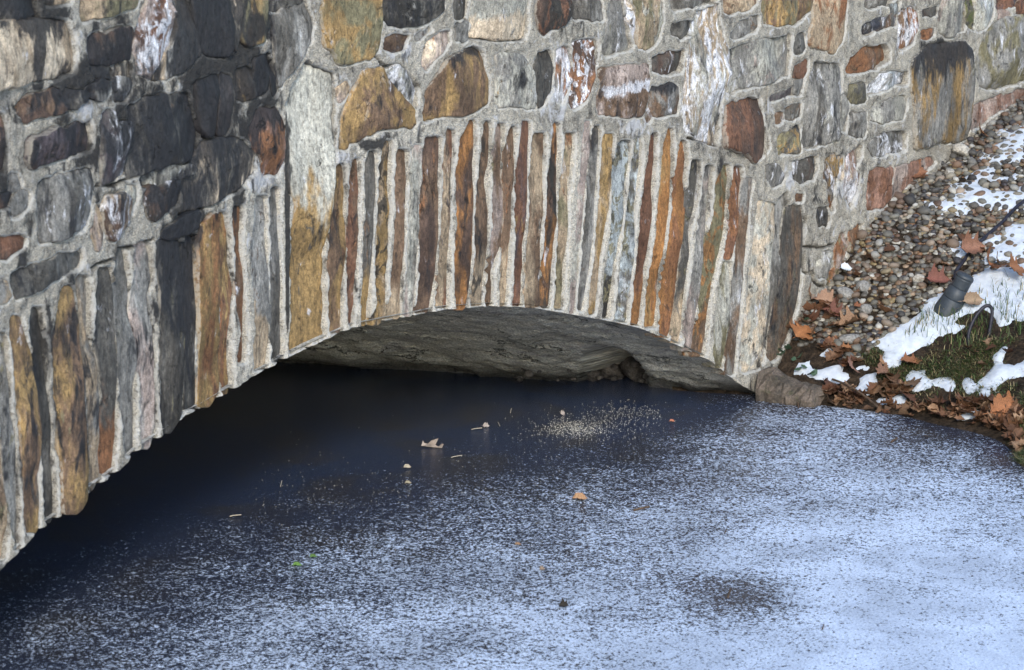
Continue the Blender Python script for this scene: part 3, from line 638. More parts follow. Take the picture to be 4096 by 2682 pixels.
# resample by arc length, close to the water on both sides
pts = np.stack([su, sz], 1); pts = np.vstack([[su[0]-.01, -.12], pts, [USPR+.0, -.12]])
seg = np.r_[0, np.cumsum(np.linalg.norm(np.diff(pts, axis=0), axis=1))]; ss = np.arange(0, seg[-1], .018)
su = np.interp(ss, seg, pts[:, 0]); sz = np.interp(ss, seg, pts[:, 1])
k = np.exp(-np.arange(-6, 7)**2/14.); k /= k.sum(); szs = np.convolve(np.pad(sz, 6, mode='edge'), k, 'valid')
ts = np.r_[np.arange(0, .6, .018), np.arange(.6, 2.9, .03), np.arange(2.9, LB, .1)]
front = wall(su, sz, np.full(len(su), -.004))
tan_ = np.gradient(np.stack([su, szs], 1), axis=0); tan_ /= np.linalg.norm(tan_, axis=1)[:, None]
# outward (into the masonry) normal in the wall plane
nin = np.stack([-tan_[:, 1], tan_[:, 0]], 1)
G = np.zeros((len(ss), len(ts), 3)); SC = np.zeros_like(G)
for j, t in enumerate(ts):
    kk = sstep(0, .15, t)
    zc = sz*(1-kk)+szs*kk
    led = .05*fbm(ss*10, np.full(len(ss), t*7), 33, 5, .65) + .022*fbm(ss*7, np.full(len(ss), t*1.4), 31, 5, .6) + .05*np.round(fbm(ss*3.2, np.full(len(ss), t*2.2), 35, 3)*6)/6
    led = led*sstep(0, .25, t)
    lo = sstep(.25, .0, zc)*.06*fbm(ss*14, np.full(len(ss), t*9), 41, 4)*kk
    led = led+lo+.012
    q = wall(su+nin[:, 0]*led, zc+nin[:, 1]*led, np.zeros(len(su)))
    G[:, j] = q + bdir*t + np.array([0, 0, 1])*0
    SC[:, j] = np.stack([ss, np.full(len(ss), t), led], 1)
# the washed-out hollow in the right abutment
Xp, Yp = proj(G.reshape(-1, 3)); HOL = parse('M 1500,440 1510,330 1520,285 1560,262 1650,268 1700,285 1740,330 1775,370 1790,400 1792,470 1500,470')
hd = sdist(Xp, Yp, HOL).reshape(G.shape[:2])
rightside = (su > USPR-1.6)[:, None]
G += (dR*1.)[None, None]*(.6*sstep(0, 14, -hd)*rightside)[..., None]
f = grid_faces(len(ss), len(ts))
me = mesh_np('soffit', G.reshape(-1, 3), f[:, ::-1], M_SO, True, dict(sc=SC.reshape(-1, 3)))
link('arch_soffit', me, bridge)
# top slab behind the face so the bridge is a body
bm = bmesh.new()
tops = []
for (u, off) in ((us[0], -.03), (0, -.03), (us[-1], -.03), (us[-1], -5.), (0, -5.), (us[0], -5.)):
    tops.append(bm.verts.new(wall(np.array([u]), np.array([ZT-.01]), np.array([off]))[0]))
bots = [bm.verts.new((v.co.x, v.co.y, ZT-.45)) for v in tops]
bm.faces.new(tops); bm.faces.new(bots[::-1])
for i in range(6):
    j = (i+1) % 6; bm.faces.new((tops[i], bots[i], bots[j], tops[j]))
bmesh.ops.recalc_face_normals(bm, faces=bm.faces)
me = bpy.data.meshes.new('deck'); bm.to_mesh(me); bm.free(); me.materials.append(M_MO); link('deck', me, bridge)

# ------------------------------------------------------------------ water, ice and frost
FR = [(200,1200,.16),(600,1000,0),(900,900,0),(1150,940,0),(1400,925,.06),(300,1400,.44),(60,1500,.44),(80,1370,.32),(0,1340,.25),(500,1250,.38),(250,1290,.3),(350,1130,.06),(420,1180,.2),
      (700,1050,.08),(800,1130,.28),(1000,1050,.2),(1100,980,.06),(1200,1130,.46),(900,1300,.54),(600,1400,.52),(400,1540,.56),(1000,1450,.64),(1400,1100,.47),(1480,1010,.25),(1600,1000,.42),
      (1800,965,.56),(1560,930,.05),(1700,1150,.58),(2000,1050,.62),(2100,955,.52),(2060,1000,.5),(2120,985,.34),(2200,1010,.32),(2280,1035,.44),(2350,1075,.4),(1980,955,.6),(2300,1100,.6),(2320,1045,.3),
      (1500,1300,.62),(2000,1200,.7),(2300,1140,.62),(2300,1300,.76),(2200,1450,.80),(1900,1500,.78),(1690,1385,.34),(1620,1372,.46),(1770,1395,.46),(1560,1400,.68),(1850,1380,.74),(1690,1330,.72),(1690,1440,.74),
      (1500,1500,.72),(1200,1540,.68),(1850,1300,.74),(2370,1540,.84),(0,1600,.4),(-300,1500,.3),(1000,1700,.72),(2600,1400,.8),(2600,1100,.76),(2240,1060,.66),(1950,940,.52),(1300,1300,.57),(750,1040,.05),(1300,870,0),(600,1700,.6),(150,1240,.12)]
FR = np.array(FR, float); FR[:, :2] *= 1.7217
gx = np.r_[-30, -12, -5, np.arange(-3.2, 4.2, .05), 5, 8, 14, 30]; gy = np.r_[-14, -4, 2, 5, np.arange(6.2, 16, .06), 18, 24, 40]
WX, WY = np.meshgrid(gx, gy, indexing='ij'); WP = np.stack([WX.ravel(), WY.ravel(), np.zeros(WX.size)], 1)
near = WP[:, 1] > 4
X, Y = proj(np.where(near[:, None], WP, [0, 8, 0])); X = np.clip(X, -900, 4900); Y = np.clip(Y, 1200, 3200)
q_ = np.stack([FR[:, 0]/1.8, FR[:, 1]], 1)/1000.; n_ = len(q_)
Kf = np.linalg.norm(q_[:, None]-q_[None], axis=2); Mf = np.zeros((n_+1, n_+1)); Mf[:n_, :n_] = Kf-np.eye(n_)*.02; Mf[n_, :n_] = Mf[:n_, n_] = 1
sf = np.linalg.solve(Mf, np.r_[FR[:, 2], 0]); g_ = np.stack([X/1.8, Y], 1)/1000.
cov = np.clip(np.linalg.norm(g_[:, None]-q_[None], axis=2)@sf[:n_]+sf[n_], 0, .84); cov = np.where(near, cov, .8)
# under the bridge: no frost
rel = WP-FOLD; dpt = np.minimum(-(rel@nR), -(rel@nL)); cov = cov*(1-sstep(1.2, 2.6, dpt))
def water_material():
    b = NB('frosted_ice'); p = b.pos(); fr = b.attr('frost')
    a = b.noise(p, 3.2, 4, .6); 
    warp = b.vm('ADD', p, b.vm('SCALE', b.noise(p, 5., 3, col=True), (0, 0, 0)))
    g1 = b.noise(p, 92., 5, .75, .5); g2 = b.noise(p, 30., 4, .6, .3)
    n = b.math('ADD', b.math('MULTIPLY', g1, .66), b.math('ADD', b.math('MULTIPLY', g2, .22), b.math('MULTIPLY', a, .12)))
    thr = b.math('SUBTRACT', .665, b.math('MULTIPLY', fr, .31))
    m = b.mr(b.math('SUBTRACT', n, thr), -.006, .032)
    # base ice, brown silt where it is shallow
    si = b.noise(p, 2.2, 4, .6, .6); ice = b.mix(b.mr(si, .45, .7), (.026, .043, .092), (.040, .042, .056))
    silt = b.mr(fr, .12, .5); ice = b.mix(b.math('MULTIPLY', silt, .5), ice, (.028, .022, .018))
    g3 = b.noise(p, 130., 3, .7); fc = b.mix(b.mr(g3, .3, .7), (.42, .50, .68), (.78, .86, .98))
    lf = b.noise(p, 2.4, 5, .65, .5); fc = b.val(fc, b.mr(lf, .3, .7, .75, 1.12))
    c = b.mix(m, ice, fc)
    ro = b.mr(m, 0., .4, .16, .8)
    nr = b.bump(m, .006, .8); nr = b.bump(g3, .003, .5, nr); nr2 = b.bump(si, .01, .4, nr)
    b.out(c, ro, nr2, b.mr(m, 0., .4, .55, .2))
    return b.m
me = mesh_np('pond', WP, grid_faces(len(gx), len(gy)), water_material(), True, dict(frost=cov))
link('frozen_pond_water', me, None, kind='structure')

# ------------------------------------------------------------------ the bank
WC_N = np.array([(3060, 1560), (3085, 1500), (3130, 1400), (3180, 1290), (3240, 1215), (3310, 1150), (3370, 1050), (3420, 960), (3490, 860), (3560, 810), (3640, 730), (3720, 690), (3830, 590), (3900, 525), (4000, 450), (4096, 385), (4200, 320)], float)
cu, cz = back(WC_N[:, 0], WC_N[:, 1]+14); wallpts = wall(cu, cz, np.full(len(cu), .0))
SH_N = np.array([(3045, 1585), (3130, 1612), (3290, 1622), (3420, 1635), (3520, 1650), (3620, 1665), (3750, 1700), (3880, 1725), (3990, 1760), (4045, 1800), (4060, 1850), (4110, 1900), (4200, 1960)], float)
shore = onz(SH_N[:, 0], SH_N[:, 1])
print('wallpts', wallpts.round(2).tolist()); print('shore', shore.round(2).tolist())
extra = []
CP = np.vstack([wallpts, shore, shore + np.array([-.12, -.5, -.12])[None]*1., wallpts[-1]+np.array([[2, 2, 1.0]]), shore[-1]+np.array([[2.5, .2, .55]]), shore[-1]+np.array([[3.0, -3, .45]])])
XY, ZV = CP[:, :2], CP[:, 2]
def tps(r): return r  # linear kernel (biharmonic in 3D): no overshoot
A = tps(np.linalg.norm(XY[:, None]-XY[None], axis=2)); n_ = len(XY)
Mx = np.zeros((n_+3, n_+3)); Mx[:n_, :n_] = A; Mx[:n_, n_] = 1; Mx[:n_, n_+1:] = XY; Mx[n_, :n_] = 1; Mx[n_+1:, :n_] = XY.T
sol = np.linalg.solve(Mx+np.diag(np.r_[np.full(n_, -1e-3), 0, 0, 0]), np.r_[ZV, 0, 0, 0])
def ground(x, y):
    q = np.stack([np.asarray(x, float).ravel(), np.asarray(y, float).ravel()], 1)
    r = tps(np.linalg.norm(q[:, None]-XY[None], axis=2))
    z = r@sol[:n_]+sol[n_]+q@sol[n_+1:]
    z = z+.018*fbm(q[:, 0]*4, q[:, 1]*4, 61, 3)*sstep(.0, .08, z)
    return np.clip(z, -.4, 2.2).reshape(np.shape(x))
def on_bank(x, y, lift=0.):
    """where the sight line through a sheet point meets the bank"""
    x = np.atleast_1d(np.asarray(x, float)); y = np.atleast_1d(np.asarray(y, float)); d = ray(x, y)
    t = np.full(len(x), 7.); dt = .05; hit = np.zeros(len(x), bool); res = np.zeros((len(x), 3))
    while t[0] < 18:
        p = CAM+d*t[:, None]; g = np.maximum(ground(p[:, 0], p[:, 1]), 0)+lift
        new = (~hit) & (p[:, 2] <= g); res[new] = p[new]; hit |= new
        if hit.all(): break
        t = t+dt
    for s in range(6):
        pass
    res[:, 2] = np.maximum(ground(res[:, 0], res[:, 1]), 0)
    return res
def front_of_wall(P, m=0.):
    return (P-FOLD)@nR > m
# region polygons in the sheet
GRAVEL = parse('N 3190,1330 3250,1200 3320,1140 3400,980 3500,850 3620,760 3800,600 3900,520 4200,290 4250,900 4130,960 K 2000,40 1750,20 1500,100 1330,280 1180,390 930,560 830,640 700,620 640,520 520,480 380,520')
bx = np.arange(.6, 7.6, .045); by = np.arange(7.6, 17, .045)
BX, BY = np.meshgrid(bx, by, indexing='ij'); BZ = ground(BX, BY)
def soil_material():
    b = NB('damp_soil'); p = b.pos(); n1 = b.noise(p, 14., 6, .65, .4); c = b.mix(b.mr(n1, .35, .65), (.025, .018, .013), (.07, .048, .032))
    n2 = b.noise(p, 60., 4, .7); c = b.val(c, b.mr(n2, .3, .7, .5, 1.5)); return b.out(c, .9, b.bump(b.math('ADD', n1, n2), .03, 1.), .2)
P_ = np.stack([BX.ravel(), BY.ravel(), BZ.ravel()], 1)
fb = grid_faces(len(bx), len(by)); keep = (BZ.ravel()[fb] > -.25).all(1) & ((P_[fb].mean(1)-FOLD)@nR > -.35)
link('bank_ground', mesh_np('bank', P_, fb[keep], soil_material()), None, kind='structure')
# wide ground beyond
me = bpy.data.meshes.new('far_ground'); me.from_pydata([(-150, -150, -.45), (150, -150, -.45), (150, 150, -.45), (-150, 150, -.45)], [], [(0, 1, 2, 3)]); me.materials.append(bpy.data.materials['damp_soil'])
link('ground', me, None, kind='structure')

# ---- gravel
def pebble_material(nm):
    b = NB(nm); oc = b.attr('pc', 'OBJECT', 'Color'); c0 = b.objc()
    n1 = b.noise(c0, 60., 4, .6, w=b.math('MULTIPLY', b.rnd(), 30.)); c = b.val(oc, b.mr(n1, .3, .7, .75, 1.25)); 
    g = b.noise(c0, 500., 2, .6); c = b.val(c, b.mr(g, .3, .7, .85, 1.15))
    return b.out(c, .55, b.bump(n1, .003, .5), .4)
def ico(sub=2):
    bm = bmesh.new(); bmesh.ops.create_icosphere(bm, subdivisions=sub, radius=1); v = np.array([x.co[:] for x in bm.verts]); f = np.array([[q.index for q in fc.verts] for fc in bm.faces]); bm.free(); return v, f
IV, IF = ico(2)
def pebble_shape(seed):
    r = np.random.default_rng(seed); s = np.array([1., r.uniform(.62, .95), r.uniform(.42, .7)])
    v = IV*s; n = fbm(IV[:, 0]*1.3+seed*5, IV[:, 1]*1.3+IV[:, 2]*1.1, seed, 2); return v*(1+.45*n[:, None])
PSH = [pebble_shape(i) for i in range(9)]
PCOL = [(.16, .145, .12), (.23, .21, .18), (.10, .09, .08), (.27, .235, .18), (.20, .13, .085), (.13, .075, .05), (.075, .07, .07), (.45, .43, .39), (.22, .12, .065), (.17, .16, .145), (.12, .11, .10), (.25, .19, .10), (.055, .05, .06), (.33, .24, .17), (.19, .18, .15), (.14, .13, .11)]
M_PB = pebble_material('river_pebble')
PMESH = [mesh_np('pebble', v*.5, IF, M_PB) for v in PSH]
gravel = bpy.data.objects.new('gravel_bed', None); COL.objects.link(gravel); gravel['kind'] = 'structure'
lo_, hi_ = (1.05, 9.5), (5.6, 15.5)
cand = rng.uniform(lo_, hi_, size=(90000, 2)); cz_ = ground(cand[:, 0], cand[:, 1]); CPn = np.stack([cand[:, 0], cand[:, 1], cz_], 1)
Xc, Yc = proj(CPn); inside = (sdist(Xc, Yc, GRAVEL) < 12) & front_of_wall(CPn, -.02) & (cz_ > .01)
CPn = CPn[inside]; Xc = Xc[inside]; Yc = Yc[inside]
acc_, cell = [], {}
for k in range(len(CPn)):
    r = random.choice((.011, .013, .015, .017, .020, .023)) if random.random() < .95 else .030
    p = CPn[k]; key = (int(p[0]/.07), int(p[1]/.07)); ok = True
    for dx in (-1, 0, 1):
        for dy in (-1, 0, 1):
            for (q, rq) in cell.get((key[0]+dx, key[1]+dy), ()):
                if (q[0]-p[0])**2+(q[1]-p[1])**2 < ((r+rq)*.80)**2: ok = False; break
            if not ok: break
        if not ok: break
    if ok: cell.setdefault(key, []).append((p, r)); acc_.append((k, r))
print('pebbles', len(acc_))
vis = sorted(acc_, key=lambda a: -a[1]/np.linalg.norm(CPn[a[0]]-CAM)*(1. if (0 < Xc[a[0]] < 4090 and 0 < Yc[a[0]] < 2680) else .01))
top = set(a[0] for a in vis[:300])
SV, SF, SCc, nv = [], [], [], 0
b = NB('river_gravel'); pc = b.attr('pcol', 'GEOMETRY', 'Color'); nn = b.noise(b.pos(), 70., 4, .6)
M_PG = b.out(b.val(pc, b.mr(nn, .3, .7, .75, 1.25)), .55, b.bump(nn, .003, .5), .4)
LAY = []
for (k, r) in acc_:
    p = CPn[k].copy(); tilt = Matrix.Rotation(random.uniform(-.5, .5), 3, 'X') @ Matrix.Rotation(random.uniform(-.5, .5), 3, 'Y') @ Matrix.Rotation(random.uniform(0, 6.28), 3, 'Z')
    pcx = np.array(random.choice(PCOL)); pcx = (pcx*.7+pcx.mean()*.3)*random.uniform(.5, 1.0)
    p[2] += r*.25+random.uniform(0, .008)
    if k in top:
        o = link('pebble', PMESH[random.randrange(9)], gravel); o.location = p; o.rotation_euler = tilt.to_euler(); o.scale = (r*2.25,)*3; o['pc'] = [float(x) for x in pcx]
    else: LAY.append((p, r, tilt, pcx))
# a second, lower layer fills the gaps
for k in range(0, len(CPn), max(1, len(CPn)//3500)):
    LAY.append((CPn[k]-[0, 0, .006], random.uniform(.010, .018), Matrix.Rotation(random.uniform(0, 6.28), 3, 'Z'), np.array(random.choice(PCOL))*.8))
for (p, r, tilt, pcx) in LAY:
    v = (PSH[random.randrange(9)]*r*1.15)@np.array(tilt).T + p; SV.append(v); SF.append(IF+nv); nv += len(v); SCc.append(np.repeat(pcx[None], len(v), 0))
me = mesh_np('pebbles', np.concatenate(SV), np.concatenate(SF), M_PG, True, dict(pcol=np.concatenate(SCc)))
link('small_pebbles', me, gravel, kind='stuff')

# ---- snow cover
SNOW = [parse(s) for s in (
  'P 2400,380 2310,410 2190,440 2200,500 2150,550 1990,510 1950,560 2080,620 2000,690 1900,730 1990,790 1940,850 1690,850 1670,930 1830,990 1720,1070 1560,1120 1400,1220 1450,1260 1610,1190 1590,1250 1360,1290 1180,1360 1370,1390 1640,1340 1600,1250 1620,1210 1760,1230 1830,1290 1910,1310 2120,1290 2240,1210 2400,1160 2400,1120 2150,1180 1940,1190 1800,1140 1950,1130 2020,1090 1900,1050 2010,1000 2060,950 2150,960 2200,1000 2400,900',
  'P 2400,1310 2300,1340 2180,1440 2060,1470 1780,1440 1590,1380 1440,1420 1370,1480 1440,1520 1240,1570 1100,1640 2400,1700',
  'H 1500,225 1700,100 1760,90 1940,150 2134,115 2240,100 2240,290 2134,270 2020,280 1950,245 1870,230 1740,185 1650,170 1590,215 1680,240 1710,300 1640,310 1560,290 1480,290',
  'H 1330,205 1400,220 1480,215 1540,190 1600,215 1500,260 1420,250 1350,245',
  'H 1550,585 1600,545 1740,510 1830,540 1780,580 1700,620 1640,660 1600,650 1620,600',
  'H 1820,560 1860,500 1920,485 1950,510 1920,560 1860,580',
  'H 1990,440 2060,400 2240,380 2240,700 2134,720 2000,690 1900,700 1830,690 1800,650 1920,560 2030,500 2000,470',
  'H 1830,720 1950,690 2060,720 2240,690 2240,1060 2134,1140 2060,1130 1950,1180 1900,1110 1850,1060 1800,1040 1700,1090 1600,1120 1560,1150 1700,1180 1600,1230 1480,1260 1400,1320 1320,1360 1200,1400 1160,1490 1080,1500 1000,1450 1120,1390 1000,1330 900,1320 1040,1250 1180,1160 1350,1060 1330,1040 1400,970 1540,920 1600,960 1640,860 1560,850 1520,860 1700,800 1790,750',
  'H 1220,1140 1300,1110 1380,1060 1450,1090 1350,1150 1230,1160',
  'K 520,640 560,590 620,545 655,535 610,590 670,625 560,650 480,670 450,720 560,740 710,730 670,775 760,790 740,815 640,830 540,815 440,780 350,770 380,700',
  'K 810,740 840,710 940,700 930,740 860,750', 'K 850,810 1000,750 980,830 950,900 900,920 780,915 850,870 860,840',
  'K 1100,980 1150,950 1200,975 1180,1000 1050,1000 1010,985', 'K 1200,780 1260,745 1350,745 1370,800 1410,830 1380,880 1300,900 1260,860 1210,820',
  'K 1420,840 1480,810 1570,805 1600,840 1580,900 1530,910 1480,860', 'K 1660,830 1700,790 1740,830 1750,900 1700,930 1680,880',
  'K 1780,900 1860,880 1870,940 1810,950', 'K 1840,800 1900,740 1960,700 2060,700 2240,600 2240,760 2060,810 1960,830 1900,880 1820,850 1760,850',
  'K 1900,650 1950,590 1980,570 1970,620 1930,690', 'K 1990,980 2050,965 2060,1010 2000,1010', 'K 1780,1085 1720,1060 1660,1090 1620,1130 1700,1110', 'K 1910,900 1960,930 1950,960 1920,930',
  'K 1880,1420 1900,1425 1905,1440')]
sx = np.arange(1.0, 5.0, .012); sy = np.arange(9.0, 14.8, .018)
X0, Y0 = np.meshgrid(sx, sy, indexing='ij'); Z0 = np.maximum(ground(X0, Y0), 0); PS = np.stack([X0.ravel(), Y0.ravel(), Z0.ravel()], 1)
Xs, Ys = proj(PS); ds = np.full(len(Xs), 400.)
wob = 34*fbm(X0.ravel()*13, Y0.ravel()*13, 71, 4, .6)
for pl in SNOW:
    m_ = (Xs > pl[:, 0].min()-60) & (Xs < pl[:, 0].max()+60) & (Ys > pl[:, 1].min()-60) & (Ys < pl[:, 1].max()+60)
    ds[m_] = np.minimum(ds[m_], sdist(Xs[m_], Ys[m_], pl))
beyond = (Xs > 4150) & (Z0.ravel() > .04)
ds = np.where(beyond, np.minimum(ds, 10-260*fbm(X0.ravel()*2.2, Y0.ravel()*2.2, 99, 3)), ds)
inside_px = 5-(ds+wob*1.25)
out_ = (Xs > 4080)
hs = .022*(1-np.exp(-np.clip(inside_px, -20, 200)/22.)) + .012*fbm(X0.ravel()*6, Y0.ravel()*6, 73, 3) + .016*fbm(X0.ravel()*24, Y0.ravel()*24, 74, 3, .6)
hs = np.where(inside_px < -14, -.05, hs)
gp = sstep(0, 30, -sdist(Xs, Ys, GRAVEL))
ZS = Z0.ravel()+np.maximum(hs, -.02)+.001*gp
fs = grid_faces(len(sx), len(sy)); kp = (hs[fs] > -.012).sum(1) >= 3
kp &= ((PS[fs].mean(1)-FOLD)@nR > .02) & (Z0.ravel()[fs].max(1) > .012)
used, inv = np.unique(fs[kp], return_inverse=True)
def snow_material():
    b = NB('old_snow'); p = b.pos(); n1 = b.noise(p, 40., 5, .6); g = b.noise(p, 300., 2, .6)
    c = b.mix(b.mr(n1, .3, .7), (.50, .55, .64), (.62, .67, .74)); d1 = b.noise(p, 26., 6, .7); c = b.mix(b.mr(d1, .60, .70, 0., .5), c, (.22, .19, .16)); return b.out(c, .6, b.bump(b.math('ADD', n1, b.math('MULTIPLY', g, .3)), .008, .6), .3, Subsurface_Weight=.25, Subsurface_Radius=(.02, .025, .035), Subsurface_Scale=.3)
PSn = PS.copy(); PSn[:, 2] = ZS
link('snow', mesh_np('snow', PSn[used], inv.reshape(-1, 4), snow_material()), None, kind='stuff')
def snow_top(x, y):
    """ground height with the snow on it"""
    i = np.clip(np.searchsorted(sx, x), 0, len(sx)-1); j = np.clip(np.searchsorted(sy, y), 0, len(sy)-1)
    idx = i*len(sy)+j
    return np.where(hs[idx] > -.01, ZS[idx], Z0.ravel()[idx])

# ---- grass
def simple(nm, c0, c1, rough=.7, scale=30., spec=.3, bump=.002, **kw):
    b = NB(nm); n = b.noise(b.objc(), scale, 5, .6, w=b.math('MULTIPLY', b.rnd(), 20.)); return b.out(b.mix(b.mr(n, .35, .65), c0, c1), rough, b.bump(n, bump, .7), spec, **kw)
b = NB('winter_grass'); gc = b.attr('gcol', 'GEOMETRY', 'Color'); M_GR = b.out(gc, .6, None, .3, Transmission_Weight=0.)
GRASS = parse('K 780,640 900,600 1100,560 1380,540 1500,590 1700,600 1800,520 2000,500 2240,520 2240,1250 2100,1180 1900,1060 1700,1040 1500,1070 1380,1040 1250,1010 1180,940 1050,900 1010,800 1060,720 900,700 820,660')
GRASS3 = parse('K 2050,1180 2240,1100 2240,1650 2140,1500 2060,1400 2070,1290')
GR2 = parse('H 1380,1090 1700,1000 2240,700 2240,1420 1700,1560 1300,1560 900,1500 900,1400 1150,1340')
gv, gf, gcl, nv = [], [], [], 0
def blade(p, h, lean, ang, wd, col):
    global nv
    d = np.array([math.cos(ang), math.sin(ang), 0]); s = np.array([-d[1], d[0], 0])*wd
    a = p; m = p+np.array([0, 0, h*.55])+d*lean*.35; t = p+np.array([0, 0, h*(.95-.25*min(1, lean/h))])+d*lean
    gv.extend([a-s, a+s, m+s*.7, m-s*.7, t]); gf.extend([(nv, nv+1, nv+2, nv+3), (nv+3, nv+2, nv+4)]); gcl.extend([col]*5); nv += 5
GC = [(.055, .10, .03), (.08, .115, .04), (.055, .075, .03), (.30, .25, .14), (.21, .17, .09), (.13, .12, .055), (.05, .07, .035)]
gp_ = rng.uniform((1.1, 8.6), (3.6, 11.8), size=(800000, 2)); gz = ground(gp_[:, 0], gp_[:, 1]); G3 = np.stack([gp_[:, 0], gp_[:, 1], gz], 1)
gX, gY = proj(G3); a_in = (np.minimum(sdist(gX, gY, GRASS), sdist(gX, gY, GRASS3)) < 4) & (gz > .004); a_in |= (gX > 4110) & (gz > .01)
b_in = (sdist(gX, gY, GR2) < 0) & ~a_in & (gz > .015)
tuft = fbm(gp_[:, 0]*9, gp_[:, 1]*9, 81, 3)
sn = hs[np.clip(np.searchsorted(sx, gp_[:, 0]), 0, len(sx)-1)*len(sy)+np.clip(np.searchsorted(sy, gp_[:, 1]), 0, len(sy)-1)] > .004
cnt = 0
for k in np.nonzero(a_in | b_in)[0]:
    if a_in[k] and (random.random() < .20 + 1.6*tuft[k]) and not (sn[k] and random.random() < .93):
        c = random.choice(GC[:3]+GC[5:]+[GC[3]]) if tuft[k] > .02 else random.choice(GC+[GC[3], GC[4]])
        blade(G3[k]-[0, 0, .005], random.uniform(.010, .034), random.uniform(.012, .06), random.uniform(0, 6.28), random.uniform(.0012, .0026), c); cnt += 1
    elif b_in[k] and random.random() < .02+.22*max(0, tuft[k]):
        blade(np.array([G3[k][0], G3[k][1], snow_top(G3[k][0], G3[k][1])-.01]), random.uniform(.03, .07), random.uniform(.01, .06), random.uniform(0, 6.28), random.uniform(.0012, .002), random.choice(GC[:4])); cnt += 1
print('blades', cnt)
me = mesh_np('grass', np.array(gv), gf, M_GR, False, dict(gcol=np.array(gcl))); link('grass', me, None, kind='stuff')

# ---- leaves
def leaf_material(nm):
    b = NB(nm); oc = b.attr('pc', 'OBJECT', 'Color'); o = b.objc()
    n = b.noise(o, 40., 4, .6, w=b.math('MULTIPLY', b.rnd(), 20.)); c = b.val(oc, b.mr(n, .3, .7, .6, 1.3)); v = b.attr('vein'); c = b.mix(b.math('MULTIPLY', v, .5), c, b.val(c, 1.7))
    return b.out(c, .6, b.bump(n, .004, .6), .3)
M_LF = leaf_material('dry_leaf')
def oak_leaf(seed, curl=1., lobes=True):
    """lobed leaf, 1 long along x, cupped and curled, thin but real thickness"""
    r = np.random.default_rng(seed); n = 26; t = np.linspace(0, 1, n)
    if lobes: wv = .10+.34*np.sin(np.pi*t**.9)*(.42+.58*np.abs(np.sin(t*np.pi*3.6+.4))**1.6)
    else: wv = .05+.22*np.sin(np.pi*t**.85)
    wv = wv*np.clip((1-t)*6, 0, 1)*np.clip(t*7, .04, 1); wv[0] = .012; wv[-1] = .008
    tip = .10*np.sin(t*np.pi*3.6+1.2)
    cols = np.array([-1, -.5, 0, .5, 1]); V = []
    bend = r.uniform(-1.1, 1.1)*curl; roll = r.uniform(.3, 1.3)*curl; tw = r.uniform(-.8, .8)*curl
    for i in range(n):
        for c in cols:
            wi = wv[i]*(1+.18*r.uniform(-1, 1)*(abs(c) == 1)); x = t[i]+(tip[i]*.5*abs(c)); y = wi*c
            z = roll*y*y*1.6 + bend*.35*(t[i]-.5)**2 + tw*y*(t[i]-.5) + .02*r.normal()*abs(c)
            V.append((x-.5, y, z))
    V = np.array(V); F = grid_faces(n, 5); vein = np.tile((cols == 0).astype(float), n)
    # stalk
    V2 = V-np.array([0, 0, .006]); F2 = F[:, ::-1]+len(V)
    st_ = np.array([(-.5, .01, 0), (-.5, -.01, 0), (-.68, -.006, .03), (-.68, .006, .03)]); F3 = np.array([[0, 1, 2, 3]])+2*len(V)
    return np.vstack([V, V2, st_]), np.vstack([F, F2, F3]), np.r_[vein, vein, np.ones(4)]
LM = []
for i in range(8):
    v, f_, ve = oak_leaf(i, 1.2 if i % 2 else .7, i != 7); LM.append(mesh_np('leaf', v, f_, M_LF, True, dict(vein=ve)))
LC = [(.24, .12, .065), (.19, .09, .05), (.29, .17, .10), (.20, .10, .055), (.15, .07, .045), (.38, .24, .15), (.27, .15, .09)]
def put_leaf(o, x, y, size, rz, tilt=(.2, .2), lift=.012, water=False):
    p = (onz(np.array([x]), np.array([y]))[0] if water else on_bank(x, y)[0])
    if not water: p = np.array([p[0], p[1], float(snow_top(p[0], p[1]))])
    o.location = (p[0], p[1], p[2]+lift); o.rotation_euler = (tilt[0], tilt[1], rz); o.scale = (size,)*3
def hero(x, y, size, rz, tilt, col, label, mesh=0, lift=.012, water=False, group=None, name='oak_leaf', cat='leaf'):
    o = link(name, LM[mesh], None, label=label, category=cat); put_leaf(o, x, y, size*.78, rz, tilt, lift, water); o['pc'] = [q_*.85 for q_ in col]
    if group: o['group'] = group
    return o
R_ = math.radians
hx = lambda t, x, y: T(t, x, y)
